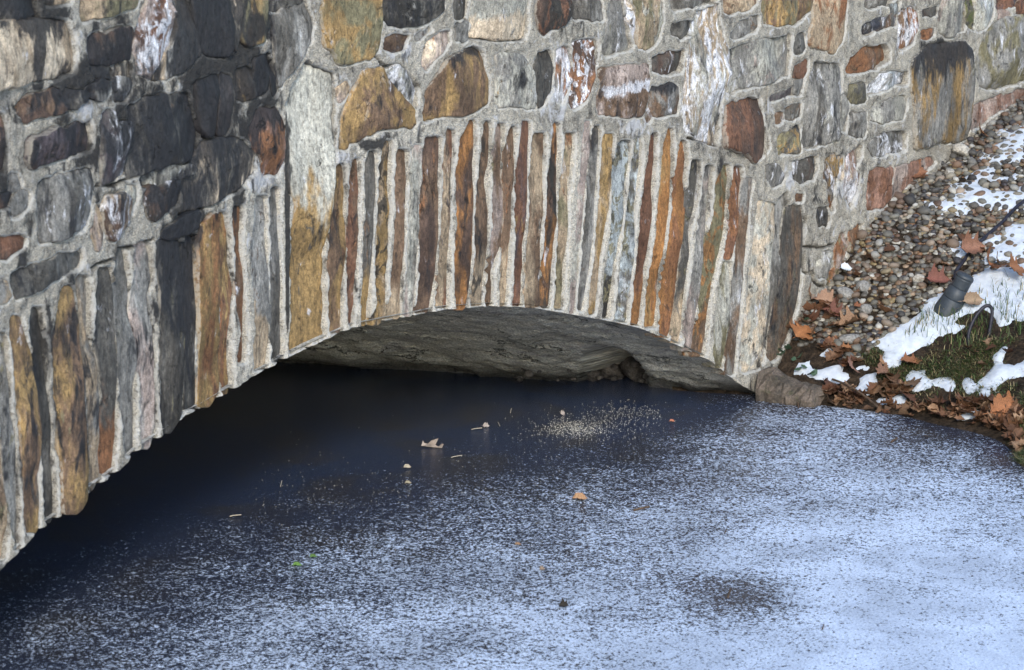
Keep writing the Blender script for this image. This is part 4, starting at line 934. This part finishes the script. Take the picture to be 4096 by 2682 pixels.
HL = [('K', 430, 260, .17, 1.9, (1.0, .1), (.42, .26, .18), 'large pale pinkish oak leaf leaning on the foot of the wall', 1, .05),
      ('K', 600, 300, .15, .3, (.7, .3), (.34, .20, .13), 'tan oak leaf between the wall foot and the pebbles', 3, .04),
      ('K', 400, 560, .17, 1.0, (.5, -.2), (.36, .15, .06), 'bright orange brown oak leaf beside the ivy at the wall foot', 0, .035),
      ('K', 640, 400, .14, -.5, (.3, .3), (.17, .07, .05), 'dark red brown curled leaf below the pale leaves', 5, .03),
      ('K', 790, 830, .12, 1.3, (1.0, .2), (.36, .20, .15), 'pink brown oak leaf standing upright above the shore rock', 2, .05),
      ('K', 640, 655, .13, .1, (.3, 0), (.33, .15, .08), 'orange brown leaf lying over the left snow patch', 3, .02),
      ('K', 760, 640, .09, .5, (.3, .2), (.36, .16, .07), 'small orange oak leaf between snow and grass', 4, .02),
      ('K', 1050, 360, .12, 1.2, (.3, .6), (.38, .20, .11), 'tan oak leaf lying on the lower pebbles', 6, .02),
      ('Q', 1400, 560, .19, 1.25, (.8, .4), (.30, .12, .05), 'big rust oak leaf standing beside the spotlight', 1, .06),
      ('Q', 1130, 230, .17, .35, (.9, 0), (.24, .12, .08), 'long curled brown leaf across the snow edge above the spotlight', 5, .04),
      ('Q', 1820, 640, .17, .8, (.8, .3), (.30, .13, .06), 'rust oak leaf at the right edge on the snow', 0, .05),
      ('Q', 1150, 960, .14, .3, (.9, 0), (.30, .21, .14), 'narrow pale brown leaf between spotlight and cable loop', 7, .02),
      ('Q', 600, 620, .15, .15, (.7, .1), (.20, .08, .06), 'dark red leaf lying left of the spotlight', 5, .03),
      ('K', 1990, 1130, .19, .2, (.9, -.2), (.30, .12, .05), 'large russet oak leaf at the waterline by the right edge', 3, .04),
      ('K', 1560, 1080, .15, 1.4, (.8, .2), (.30, .16, .09), 'brown oak leaf standing below the grass at the waterline', 1, .03),
      ('P', 640, 1340, .17, .4, (.9, 0), (.24, .11, .06), 'crumpled brown oak leaf against the red sandstone blocks', 1, .05),
      ('P', 1660, 700, .12, 1.5, (1.1, .1), (.36, .17, .08), 'orange brown leaf upright among the pebbles near the big slab', 2, .045),
      ('K', 1060, 880, .15, .7, (.4, .3), (.26, .14, .09), 'flat brown leaf half under the grass above the shore', 3, .02),
      ('K', 1030, 770, .09, 1.0, (.9, .3), (.38, .20, .10), 'small tan leaf poking from the green grass tuft', 0, .03),
      ('K', 1250, 720, .13, .2, (.3, .1), (.28, .12, .06), 'orange leaf lying in grass between two snow patches', 4, .015),
      ('K', 850, 300, .07, .2, (.3, .2), (.30, .12, .06), 'small orange leaf on the pebbles by the pale boulder', 6, .02)]
for (t, x, y, s, rz, ti, c, lab, m, li) in HL: hero(*hx(t, x, y), s, rz, ti, c, lab, m, li)
LFN = parse('R 132,444 142,412 150,430 172,436 196,414 240,396 220,438 240,444 262,426 273,430 262,452 205,457 160,450')
bl_ = onz(LFN[:, 0].mean(), LFN[:, 1].max()); vl = []
for (x_, y_) in LFN:
    d_ = ray(x_, y_); k_2 = ((bl_-CAM)@np.array([0, 1., 0]))/d_[1]; vl.append(CAM+d_*k_2)
vl = np.array(vl); vl[:, 1] += .012*np.sin((vl[:, 0]-vl[0, 0])*60)+.25*(vl[:, 2]-vl[:, 2].min()); o0_ = vl.mean(0); vl = vl-o0_; vl2 = vl+[0, .002, 0]; nn_ = len(vl)
me = mesh_np('oak_leaf', np.vstack([vl, vl2]), [tuple(range(nn_)), tuple(range(2*nn_-1, nn_-1, -1))]+[(i, i+nn_, (i+1) % nn_+nn_, (i+1) % nn_) for i in range(nn_)], M_LF, False)
o = link('oak_leaf', me, None, label='pale pointed oak leaf frozen upright in the dark ice', category='leaf', pc=[.30, .25, .22]); o.location = o0_
hero(*hx('R', 1120, 783), .085, -.1, (.35, 0), (.46, .27, .15), 'tan leaf lying flat on the frosted ice', 7, .008, True)
hero(*hx('R', 1695, 298), .035, .0, (.35, 0), (.50, .20, .12), 'tiny orange leaf on bare ice near the sparkling patch', 7, .006, True)
hero(*hx('R', 45, 585), .045, .1, (.5, 0), (.50, .44, .34), 'cream leaf scrap on dark ice left of the arch leaf', 7, .006, True)
hero(*hx('R', 50, 685), .04, .1, (.3, 0), (.38, .33, .24), 'dull tan leaf scrap on ice where frost begins', 7, .006, True)
hero(*hx('R', 1015, 250), .04, .9, (1.0, 0), (.50, .42, .38), 'pale leaf tip on the ice above the sparkle', 2, .008, True)
hero(*hx('R', 535, 328), .04, -.1, (.8, 0), (.45, .40, .38), 'small grey leaf scrap right of the frozen oak leaf', 3, .008, True)
hero(*hx('R', 735, 1068), .035, .2, (.3, 0), (.35, .22, .13), 'small brown leaf bit in the middle of the frost', 7, .006, True)
hero(*hx('R', 888, 1217), .032, .8, (.6, 0), (.34, .25, .18), 'curled grey brown leaf bit low in the frost', 3, .006, True)
hero(*hx('V', 1310, 1412), .05, -.6, (.7, 0), (.04, .035, .03), 'black shrivelled leaf near the bottom of the frosted ice', 5, .008, True)
hero(*hx('V', 690, 1318), .05, .1, (.2, 0), (.16, .30, .07), 'bright green leaf scrap in the dark frosted ice', 7, .006, True)
hero(*hx('V', 728, 1298), .04, .3, (.3, 0), (.12, .22, .06), 'smaller green leaf scrap just above the bright one', 7, .006, True)
# litter piled along the wall foot and the waterline
litter = bpy.data.objects.new('leaf_litter', None); COL.objects.link(litter)
litter['label'] = 'brown oak leaf litter piled at the wall foot and along the waterline'; litter['category'] = 'leaf litter'
LIT = [(parse('K 1700,1100 2100,1150 2140,1400 2060,1420 2000,1260 1800,1200'), 70, .06), (parse('K 600,1000 1100,1060 1500,1110 1900,1190 1900,1230 1300,1150 700,1060'), 60, .05), (parse('K 330,330 520,230 700,330 830,430 700,520 600,560 520,680 400,690 290,620 300,480'), 46, .085), (parse('K 470,690 700,600 800,640 850,740 740,830 560,740'), 22, .07),
       (parse('K 570,860 760,830 900,960 1200,930 1250,1000 1500,1050 1900,1040 2100,1080 2080,1200 1900,1190 1600,1130 1300,1080 1000,1040 600,1030'), 84, .08),
       (parse('K 1350,1060 1900,1060 2090,1100 2090,1240 1980,1230 1700,1160'), 60, .075), (parse('K 600,960 1000,1010 1400,1060 1380,1100 900,1060 620,1040'), 34, .06), (parse('K 900,900 1180,850 1260,960 1000,990'), 12, .09), (parse('H 1120,60 1330,0 1340,100 1150,160'), 6, .07), (parse('H 1640,560 1900,560 1980,800 1900,920 1720,900 1750,700'), 10, .09),
       (parse('H 700,640 1500,640 1500,880 800,1130'), 16, .06), (parse('P 900,820 1400,620 1450,640 1200,900 980,930'), 6, .06), (parse('K 1300,500 2200,560 2200,900 1300,700'), 10, .05)]
for (pl, n, s) in LIT:
    k = 0; lo, hi = pl.min(0), pl.max(0)
    while k < n:
        x, y = random.uniform(lo[0], hi[0]), random.uniform(lo[1], hi[1])
        if sdist(np.array([x]), np.array([y]), pl)[0] > 0: continue
        gq = on_bank(x, y)[0]
        if snow_top(gq[0], gq[1])-gq[2] > .006 and random.random() < .93: k += 1; continue
        o = link('leaf', LM[random.randrange(8)], litter); put_leaf(o, x, y, s*random.uniform(.7, 1.4), random.uniform(0, 6.28), (random.gauss(0, .4), random.gauss(0, .35)), random.uniform(.008, .03)); lf_ = random.uniform(.4, .95); o['pc'] = [v*lf_ for v in random.choice(LC)]; k += 1

# ---- tubes
def tube(name, pts, r, mat, parent=None, **props):
    cu_ = bpy.data.curves.new(name, 'CURVE'); cu_.dimensions = '3D'; s_ = cu_.splines.new('NURBS'); s_.points.add(len(pts)-1)
    for q, p in zip(s_.points, pts): q.co = (*p, 1)
    s_.use_endpoint_u = True; s_.order_u = 4; cu_.bevel_depth = r; cu_.bevel_resolution = 3; cu_.resolution_u = 10
    o = bpy.data.objects.new(name, cu_); dg = bpy.context.evaluated_depsgraph_get(); COL.objects.link(o); dg.update(); me = bpy.data.meshes.new_from_object(o.evaluated_get(dg)); bpy.data.objects.remove(o)
    me.materials.clear(); me.materials.append(mat); me.polygons.foreach_set('use_smooth', [True]*len(me.polygons))
    return link(name, me, parent, **props)
M_BLK = simple('black_cable', (.012, .012, .02), (.03, .03, .045), .45, 80.)
def bpt(t, x, y, lift=0.):
    p = on_bank(*T(t, x, y))[0]; return np.array([p[0], p[1], p[2]+lift])
# cable loop: both feet in the grass, the crown about 17 cm up
f0, f1 = bpt('Q', 1085, 1500), bpt('Q', 1395, 1350)
def above(t, x, y, base, tt=.5):
    """point on the sight line at the depth of base"""
    d = ray(*T(t, x, y)); dep = (base-CAM)@FWD; return CAM+d*dep
mid = (f0+f1)/2
loop = [f0-[0, 0, .03], f0, above('Q', 1065, 1330, f0), above('Q', 1150, 1100, f0*.7+f1*.3), above('Q', 1290, 900, mid), above('Q', 1400, 850, mid), above('Q', 1475, 930, f1*.7+f0*.3), above('Q', 1430, 1150, f1), f1-[0, 0, .01]]
tube('cable_loop', loop, .0075, M_BLK, label='black cable arching out of the grass beside the spotlight', category='cable')
c2 = [bpt('H', x, y, .02) for x, y in ((2240, 190), (2080, 310), (1990, 400), (1880, 480), (1800, 560), (1740, 640), (1640, 770), (1600, 830), (1590, 900))]
tube('supply_cable', c2, .0085, M_BLK, label='black cable running down over gravel and snow from the right edge', category='cable')

# ---- spotlight
def lathe(prof, n=40):
    V, F = [], []
    for i, (r, z) in enumerate(prof):
        for j in range(n): a = 2*math.pi*j/n; V.append((r*math.cos(a), r*math.sin(a), z))
    for i in range(len(prof)-1):
        for j in range(n): k = (j+1) % n; F.append((i*n+j, i*n+k, (i+1)*n+k, (i+1)*n+j))
    F.append(tuple(range(n))[::-1]); F.append(tuple((len(prof)-1)*n+j for j in range(n)))
    return np.array(V), F
M_LT = simple('slate_plastic', (.032, .041, .053), (.045, .055, .068), .5, 60., .4, .0008)
lt = bpy.data.objects.new('landscape_spotlight', None); COL.objects.link(lt)
base = bpt('Q', 740, 1040); lt.location = base-np.array([.0, 0, .02]); lt.rotation_euler = (R_(4), R_(24), 0)
lt['label'] = 'slate grey plastic spotlight tilted in snow beside the gravel'; lt['category'] = 'garden light'
sc = .93
def lp(name, prof): 
    v, f_ = lathe([(r*sc, z*sc) for r, z in prof]); me = mesh_np(name, v, f_, M_LT); 
    return link(name, me, lt)
lp('body', [(.068, -.03), (.066, .0), (.061, .035), (.055, .068), (.054, .072)])
lp('collar', [(.051, .072), (.0525, .074), (.0535, .078), (.053, .1), (.049, .115), (.043, .125), (.041, .130)])
lp('head', [(.0405, .129), (.041, .136), (.0405, .165), (.042, .172), (.0435, .180)])
lp('cap', [(.0437, .180), (.0435, .188), (.040, .196), (.033, .2005), (.018, .202), (.001, .202)])
v, f_ = lathe([(.006, -.12), (.008, .0), (.008, .02)], 10); me = mesh_np('ground_stake', v, f_, M_LT); link('ground_stake', me, lt)

# ---- rocks
def rock(name, cx_, size, seed, mat, rot=(0, 0, 0), parent=None, sub=3, cuts=7, **props):
    v, f_ = ico(sub); r = np.random.default_rng(seed); v = v*1.25
    for _ in range(cuts):
        n = r.normal(size=3); n /= np.linalg.norm(n); d = r.uniform(.62, .9); k = v@n; v = v-np.outer(np.maximum(k-d, 0), n)
    v = v*np.array(size); v += v*(.16*fbm(v[:, 0]*9+seed, v[:, 1]*9+v[:, 2]*7, seed, 4))[:, None]
    me = mesh_np(name, v, f_, mat, False); o = link(name, me, parent, **props); o.location = cx_; o.rotation_euler = rot; return o
def rock_material(nm, a, c, m=(.05, .06, .02)):
    b = NB(nm); p = b.objc(); n = b.noise(p, 12., 6, .65, .4); cc = b.mix(b.mr(n, .35, .65), a, c); g = b.noise(p, 90., 4, .7); cc = b.val(cc, b.mr(g, .3, .7, .6, 1.35))
    n2 = b.noise(p, 18., 5, .7); cc = b.mix(b.mr(n2, .56, .66, 0., .5), cc, m); return b.out(cc, .75, b.bump(b.math('ADD', n, g), .012, .9), .3)
M_RK = rock_material('shore_rock', (.07, .06, .05), (.17, .135, .11))
# long shore rock: faceted prism
p0 = onz(3052., 1592.); p1_ = onz(3292., 1626.); ax_ = p1_-p0; Lr = np.linalg.norm(ax_); an = math.atan2(ax_[1], ax_[0])
mid_ = (p0+p1_)/2
sec = []
bm = bmesh.new(); ns = 15
for i in range(ns):
    t = i/(ns-1); x = (t-.5)*Lr*1.04; hh = .135*(1-.55*t)+.008*math.sin(t*9); wd = .085*(1-.12*t)
    if i == 0: hh *= .55; wd *= .6
    if i == ns-1: hh *= .62; wd *= .75; x -= .01
    ring = [(-wd, -.05), (-wd*1.08, hh*.35), (-wd*.55, hh*.86), (wd*.1, hh), (wd*.9, hh*.72), (wd, -.05)]
    ring = [(a+.008*math.sin(i*1.9+a*50), c+.006*math.sin(i*2.3+c*60)) for a, c in ring]
    sec.append([bm.verts.new((x+.01*math.sin(q*2+i), a, c)) for q, (a, c) in enumerate(ring)])
for i in range(ns-1):
    for q in range(6): r2 = (q+1) % 6; bm.faces.new((sec[i][q], sec[i+1][q], sec[i+1][r2], sec[i][r2]))
bm.faces.new(sec[0]); bm.faces.new(sec[-1][::-1]); bmesh.ops.recalc_face_normals(bm, faces=bm.faces)
me = bpy.data.meshes.new('shore_rock'); bm.to_mesh(me); bm.free(); me.materials.append(M_RK)
o = link('shore_rock', me, None, label='long grey brown rock at the waterline beside the arch foot', category='rock'); o.location = mid_+np.array([.0, .03, 0]); o.rotation_euler = (0, 0, an)
M_PL = rock_material('pale_rock', (.40, .37, .33), (.55, .52, .47), (.2, .17, .13))
M_GB = rock_material('grey_boulder', (.24, .23, .22), (.33, .32, .31), (.15, .15, .14))
def brk(t, x, y, size, seed, mat, lab, rot=(0, 0, 0), sub=2, cuts=5):
    p = bpt(t, x, y, size[2]*.5); rock('rock', p, size, seed, mat, rot, None, sub, cuts, label=lab, category='stone')
brk('P', 1390, 860, (.048, .035, .035), 3, M_PL, 'jagged off white stone among pebbles under the tall slab', (0, .3, .5), 3, 9)
brk('P', 1160, 1190, (.022, .018, .026), 4, M_PL, 'small bright white stone below the jagged pale one', (.2, .3, .5))
brk('Q', 310, 560, (.025, .02, .02), 5, M_PL, 'pale peach stone in the gravel left of the spotlight')
brk('H', 735, 950, (.036, .025, .022), 8, M_GB, 'smooth pale grey boulder beside the wall base', (0, .2, -.5), 3, 2)
brk('H', 880, 915, (.025, .022, .022), 9, M_GB, 'round tan grey stone right of the pale grey boulder', (0, 0, 0), 3, 1)
brk('K', 900, 325, (.023, .022, .02), 11, M_GB, 'round speckled grey stone among lower pebbles', (0, 0, 0), 3, 1)
brk('K', 790, 545, (.045, .028, .018), 12, M_GB, 'long flat grey stone above the left snow patch', (0, 0, .1), 3, 2)
# rubble washed out in the hollow under the arch
M_RB = rock_material('wet_rubble', (.05, .045, .045), (.17, .15, .14), (.02, .02, .025))
hb = onz(*T('M', 1640, 440)); RVs, RFs, nv = [], [], 0
iv1, if1 = ico(1)
for (mx, my, sz_, sd3) in ((1560, 425, .075, 31), (1610, 405, .085, 32), (1680, 430, .07, 33), (1735, 415, .06, 34), (1500, 435, .05, 35), (1760, 445, .045, 36)):
    rock('rubble_block', onz(*T('M', mx, my))+dR*.10+np.array([0, 0, sz_*.5]), (sz_*1.1, sz_*.8, sz_*.85), sd3, M_RB, (.3*math.sin(sd3), .4*math.cos(sd3), sd3), bridge, 2, 9)
for i in range(40):
    t = random.random()
    if i >= 260: q = onz(*T('M', *(lambda a: (a, 345+(a-150)*.064+random.uniform(-4, 3)))(random.uniform(330, 1500))))
    else: q = onz(*T('M', random.uniform(1190, 1790), random.uniform(405, 452)))+dR*random.uniform(-.05, .35)*(1. if i % 2 else .2)
    s = random.uniform(.007, .026)*(1.3 if i % 9 == 0 else 1); v = iv1*np.array([s, s*random.uniform(.5, .9), s*random.uniform(.4, .8)])
    v = v*(1+.4*(rng.random((len(v), 1))-.5)); v = v@np.array(Matrix.Rotation(random.uniform(0, 6.28), 3, 'Z')).T
    q = q+np.array([0, 0, (random.uniform(0, .16)*max(0, 1-abs(i % 7-3)/4)) if i < 260 else random.uniform(-.005, .02)]); RVs.append(v+q); RFs.append(if1+nv); nv += len(v)
link('rubble', mesh_np('rubble', np.concatenate(RVs), np.concatenate(RFs), M_RB, False), bridge, kind='stuff')

# ---- sparkle on the ice: small crystals, cream colour paints in a warm sun patch
b = NB('sun_tinted_crystal'); M_SUNC = b.out((.90, .84, .70), .25, None, .6)
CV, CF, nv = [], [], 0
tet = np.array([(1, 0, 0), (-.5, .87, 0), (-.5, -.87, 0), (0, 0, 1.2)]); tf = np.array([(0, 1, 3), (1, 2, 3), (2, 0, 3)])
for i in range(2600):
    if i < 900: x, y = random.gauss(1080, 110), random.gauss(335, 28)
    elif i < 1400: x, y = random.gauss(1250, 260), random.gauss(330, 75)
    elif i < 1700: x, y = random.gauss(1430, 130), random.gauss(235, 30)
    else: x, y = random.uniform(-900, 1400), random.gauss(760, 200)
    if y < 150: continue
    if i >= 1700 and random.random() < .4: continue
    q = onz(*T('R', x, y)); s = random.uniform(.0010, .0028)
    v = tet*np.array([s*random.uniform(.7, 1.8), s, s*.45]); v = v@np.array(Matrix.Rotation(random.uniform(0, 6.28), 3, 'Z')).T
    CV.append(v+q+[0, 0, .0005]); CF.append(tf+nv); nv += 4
link('sun_tinted_crystals', mesh_np('sun_tinted_crystals', np.concatenate(CV), np.concatenate(CF), M_SUNC, False), None, kind='stuff')
# ---- twigs and straws in the ice
M_TW = simple('pale_straw', (.45, .40, .32), (.58, .52, .42), .6, 60.); M_DT = simple('dark_twig', (.05, .035, .025), (.12, .08, .055), .7, 60.)
def wtwig(t, a, b_, r, mat, lab, z0=.004, z1=.012, name='twig'):
    p, q = onz(*T(t, *a)), onz(*T(t, *b_)); p = p+[0, 0, z0]; q = q+[0, 0, z1]; m = (p+q)/2+[0, 0, .004]
    tube(name, [p, p*.6+q*.4+[0, 0, .003], p*.3+q*.7, q], r, mat, label=lab, category='twig')
wtwig('R', (445, 347), (512, 349), .0014, M_TW, 'straight pale straw lying on the dark ice', name='straw')
wtwig('R', (318, 522), (388, 520), .0012, M_TW, 'short pale straw at the frost edge below the upright leaf', name='straw')
wtwig('R', (610, 298), (622, 335), .0014, M_TW, 'short pale straw slanting in dark ice', .002, .010, name='straw')
wtwig('R', (688, 240), (694, 222), .0014, M_TW, 'thin curved straw on dark ice near the arch mouth', .002, .008, name='straw')
wtwig('R', (1455, 852), (1555, 842), .004, M_DT, 'dark twig frozen into the frost on the right')
wtwig('V', (652, 1132), (655, 1122), .0014, M_TW, 'thin white stalk lying on dark ice at left', .002, .008, name='straw')
wtwig('I', (1790, 1112), (1880, 1116), .0018, M_TW, 'pale curved straw on dark ice at left', name='straw')
wtwig('K', (380, 1040), (345, 965), .003, M_DT, 'reddish twig leaning on the shore rock', .0, .06)
wtwig('K', (1100, 1310), (1145, 1295), .004, M_DT, 'short dark twig on frost below the leaf litter')
wtwig('K', (1360, 1260), (1385, 1285), .003, M_DT, 'small dark stick on frost right of the short twig')
wtwig('V', (1690, 1392), (1697, 1378), .004, M_DT, 'dark stalk leaning in the grey thawed spot', .0, .012)
wtwig('V', (1683, 1242), (1688, 1234), .002, M_DT, 'tiny dark stalk in bright frost right of the tan leaf', .0, .008)
wtwig('V', (1910, 1465), (1914, 1457), .002, M_DT, 'tiny dark stalk near the bottom right of the frost', .0, .008)
pA, pB = bpt('K', 640, 850, .02), onz(*T('K', 1040, 1090))+[0, 0, .01]
tube('twig', [pA, pA*.6+pB*.4+[0, 0, .03], pA*.3+pB*.7+[0, 0, .02], pB], .0045, M_DT, label='long dark twig reaching from leaf litter onto the ice', category='twig')
for (a, b_, h, lab) in ((('Q', 875, 1000), ('Q', 790, 850), .03, 'left of two red pine needles in front of the spotlight'), (('Q', 880, 1000), ('Q', 930, 790), .05, 'right of two red pine needles in front of the spotlight')):
    p = bpt(*a, .0)+[0, -.03, .0]; q = above(*b_, p); tube('pine_needle', [p, (p+q)/2+[.004, 0, 0], q], .0022, simple('rust_needle', (.30, .13, .06), (.36, .18, .09)), label=lab, category='pine needle')
# ---- ivy by the wall foot
M_IV = simple('ivy_green', (.035, .075, .045), (.08, .13, .08), .45, 50., .5)
iv = bpy.data.objects.new('ivy_plant', None); COL.objects.link(iv); iv['label'] = 'small ivy with round blue green leaves at the foot of the arch'; iv['category'] = 'plant'
vI, fI, _ = oak_leaf(7, .4, False); vI = vI*np.array([1, 1.9, 1]); meI = mesh_np('ivy_leaf', vI, fI, M_IV)
iv.location = bpt('K', 240, 690)
for (x, y) in ((230, 590), (265, 600), (280, 655), (240, 670), (170, 730), (215, 725), (190, 760), (255, 740), (300, 680), (340, 740), (390, 735), (375, 790), (420, 800), (440, 170), (430, 400), (455, 395), (470, 830), (500, 850)):
    p = bpt('K', x, y, .03)-np.array(iv.location); o = link('leaf', meI, iv); o.location = p; s = random.uniform(.025, .04); o.scale = (s,)*3; o.rotation_euler = (random.uniform(.3, 1.), random.uniform(-.4, .4), random.uniform(0, 6.28))
# ---- clear plastic scrap
b = NB('clear_plastic'); M_CP = b.out((.75, .8, .85), .12, None, .8, Alpha=.75)
vI, fI, _ = oak_leaf(21, 1.6, False); vI = vI*np.array([1, 1.6, 1.2])
o = link('plastic_scrap', mesh_np('plastic_scrap', vI, fI, M_CP), None, label='shiny clear plastic scrap in the gravel at the wall base', category='litter'); o.location = bpt('H', 745, 835, .03); o.scale = (.06,)*3; o.rotation_euler = (.5, .1, .2)
# ---- small green growth and roots in the joints at the foot are part of the grass above
print('done', len(bpy.data.objects))
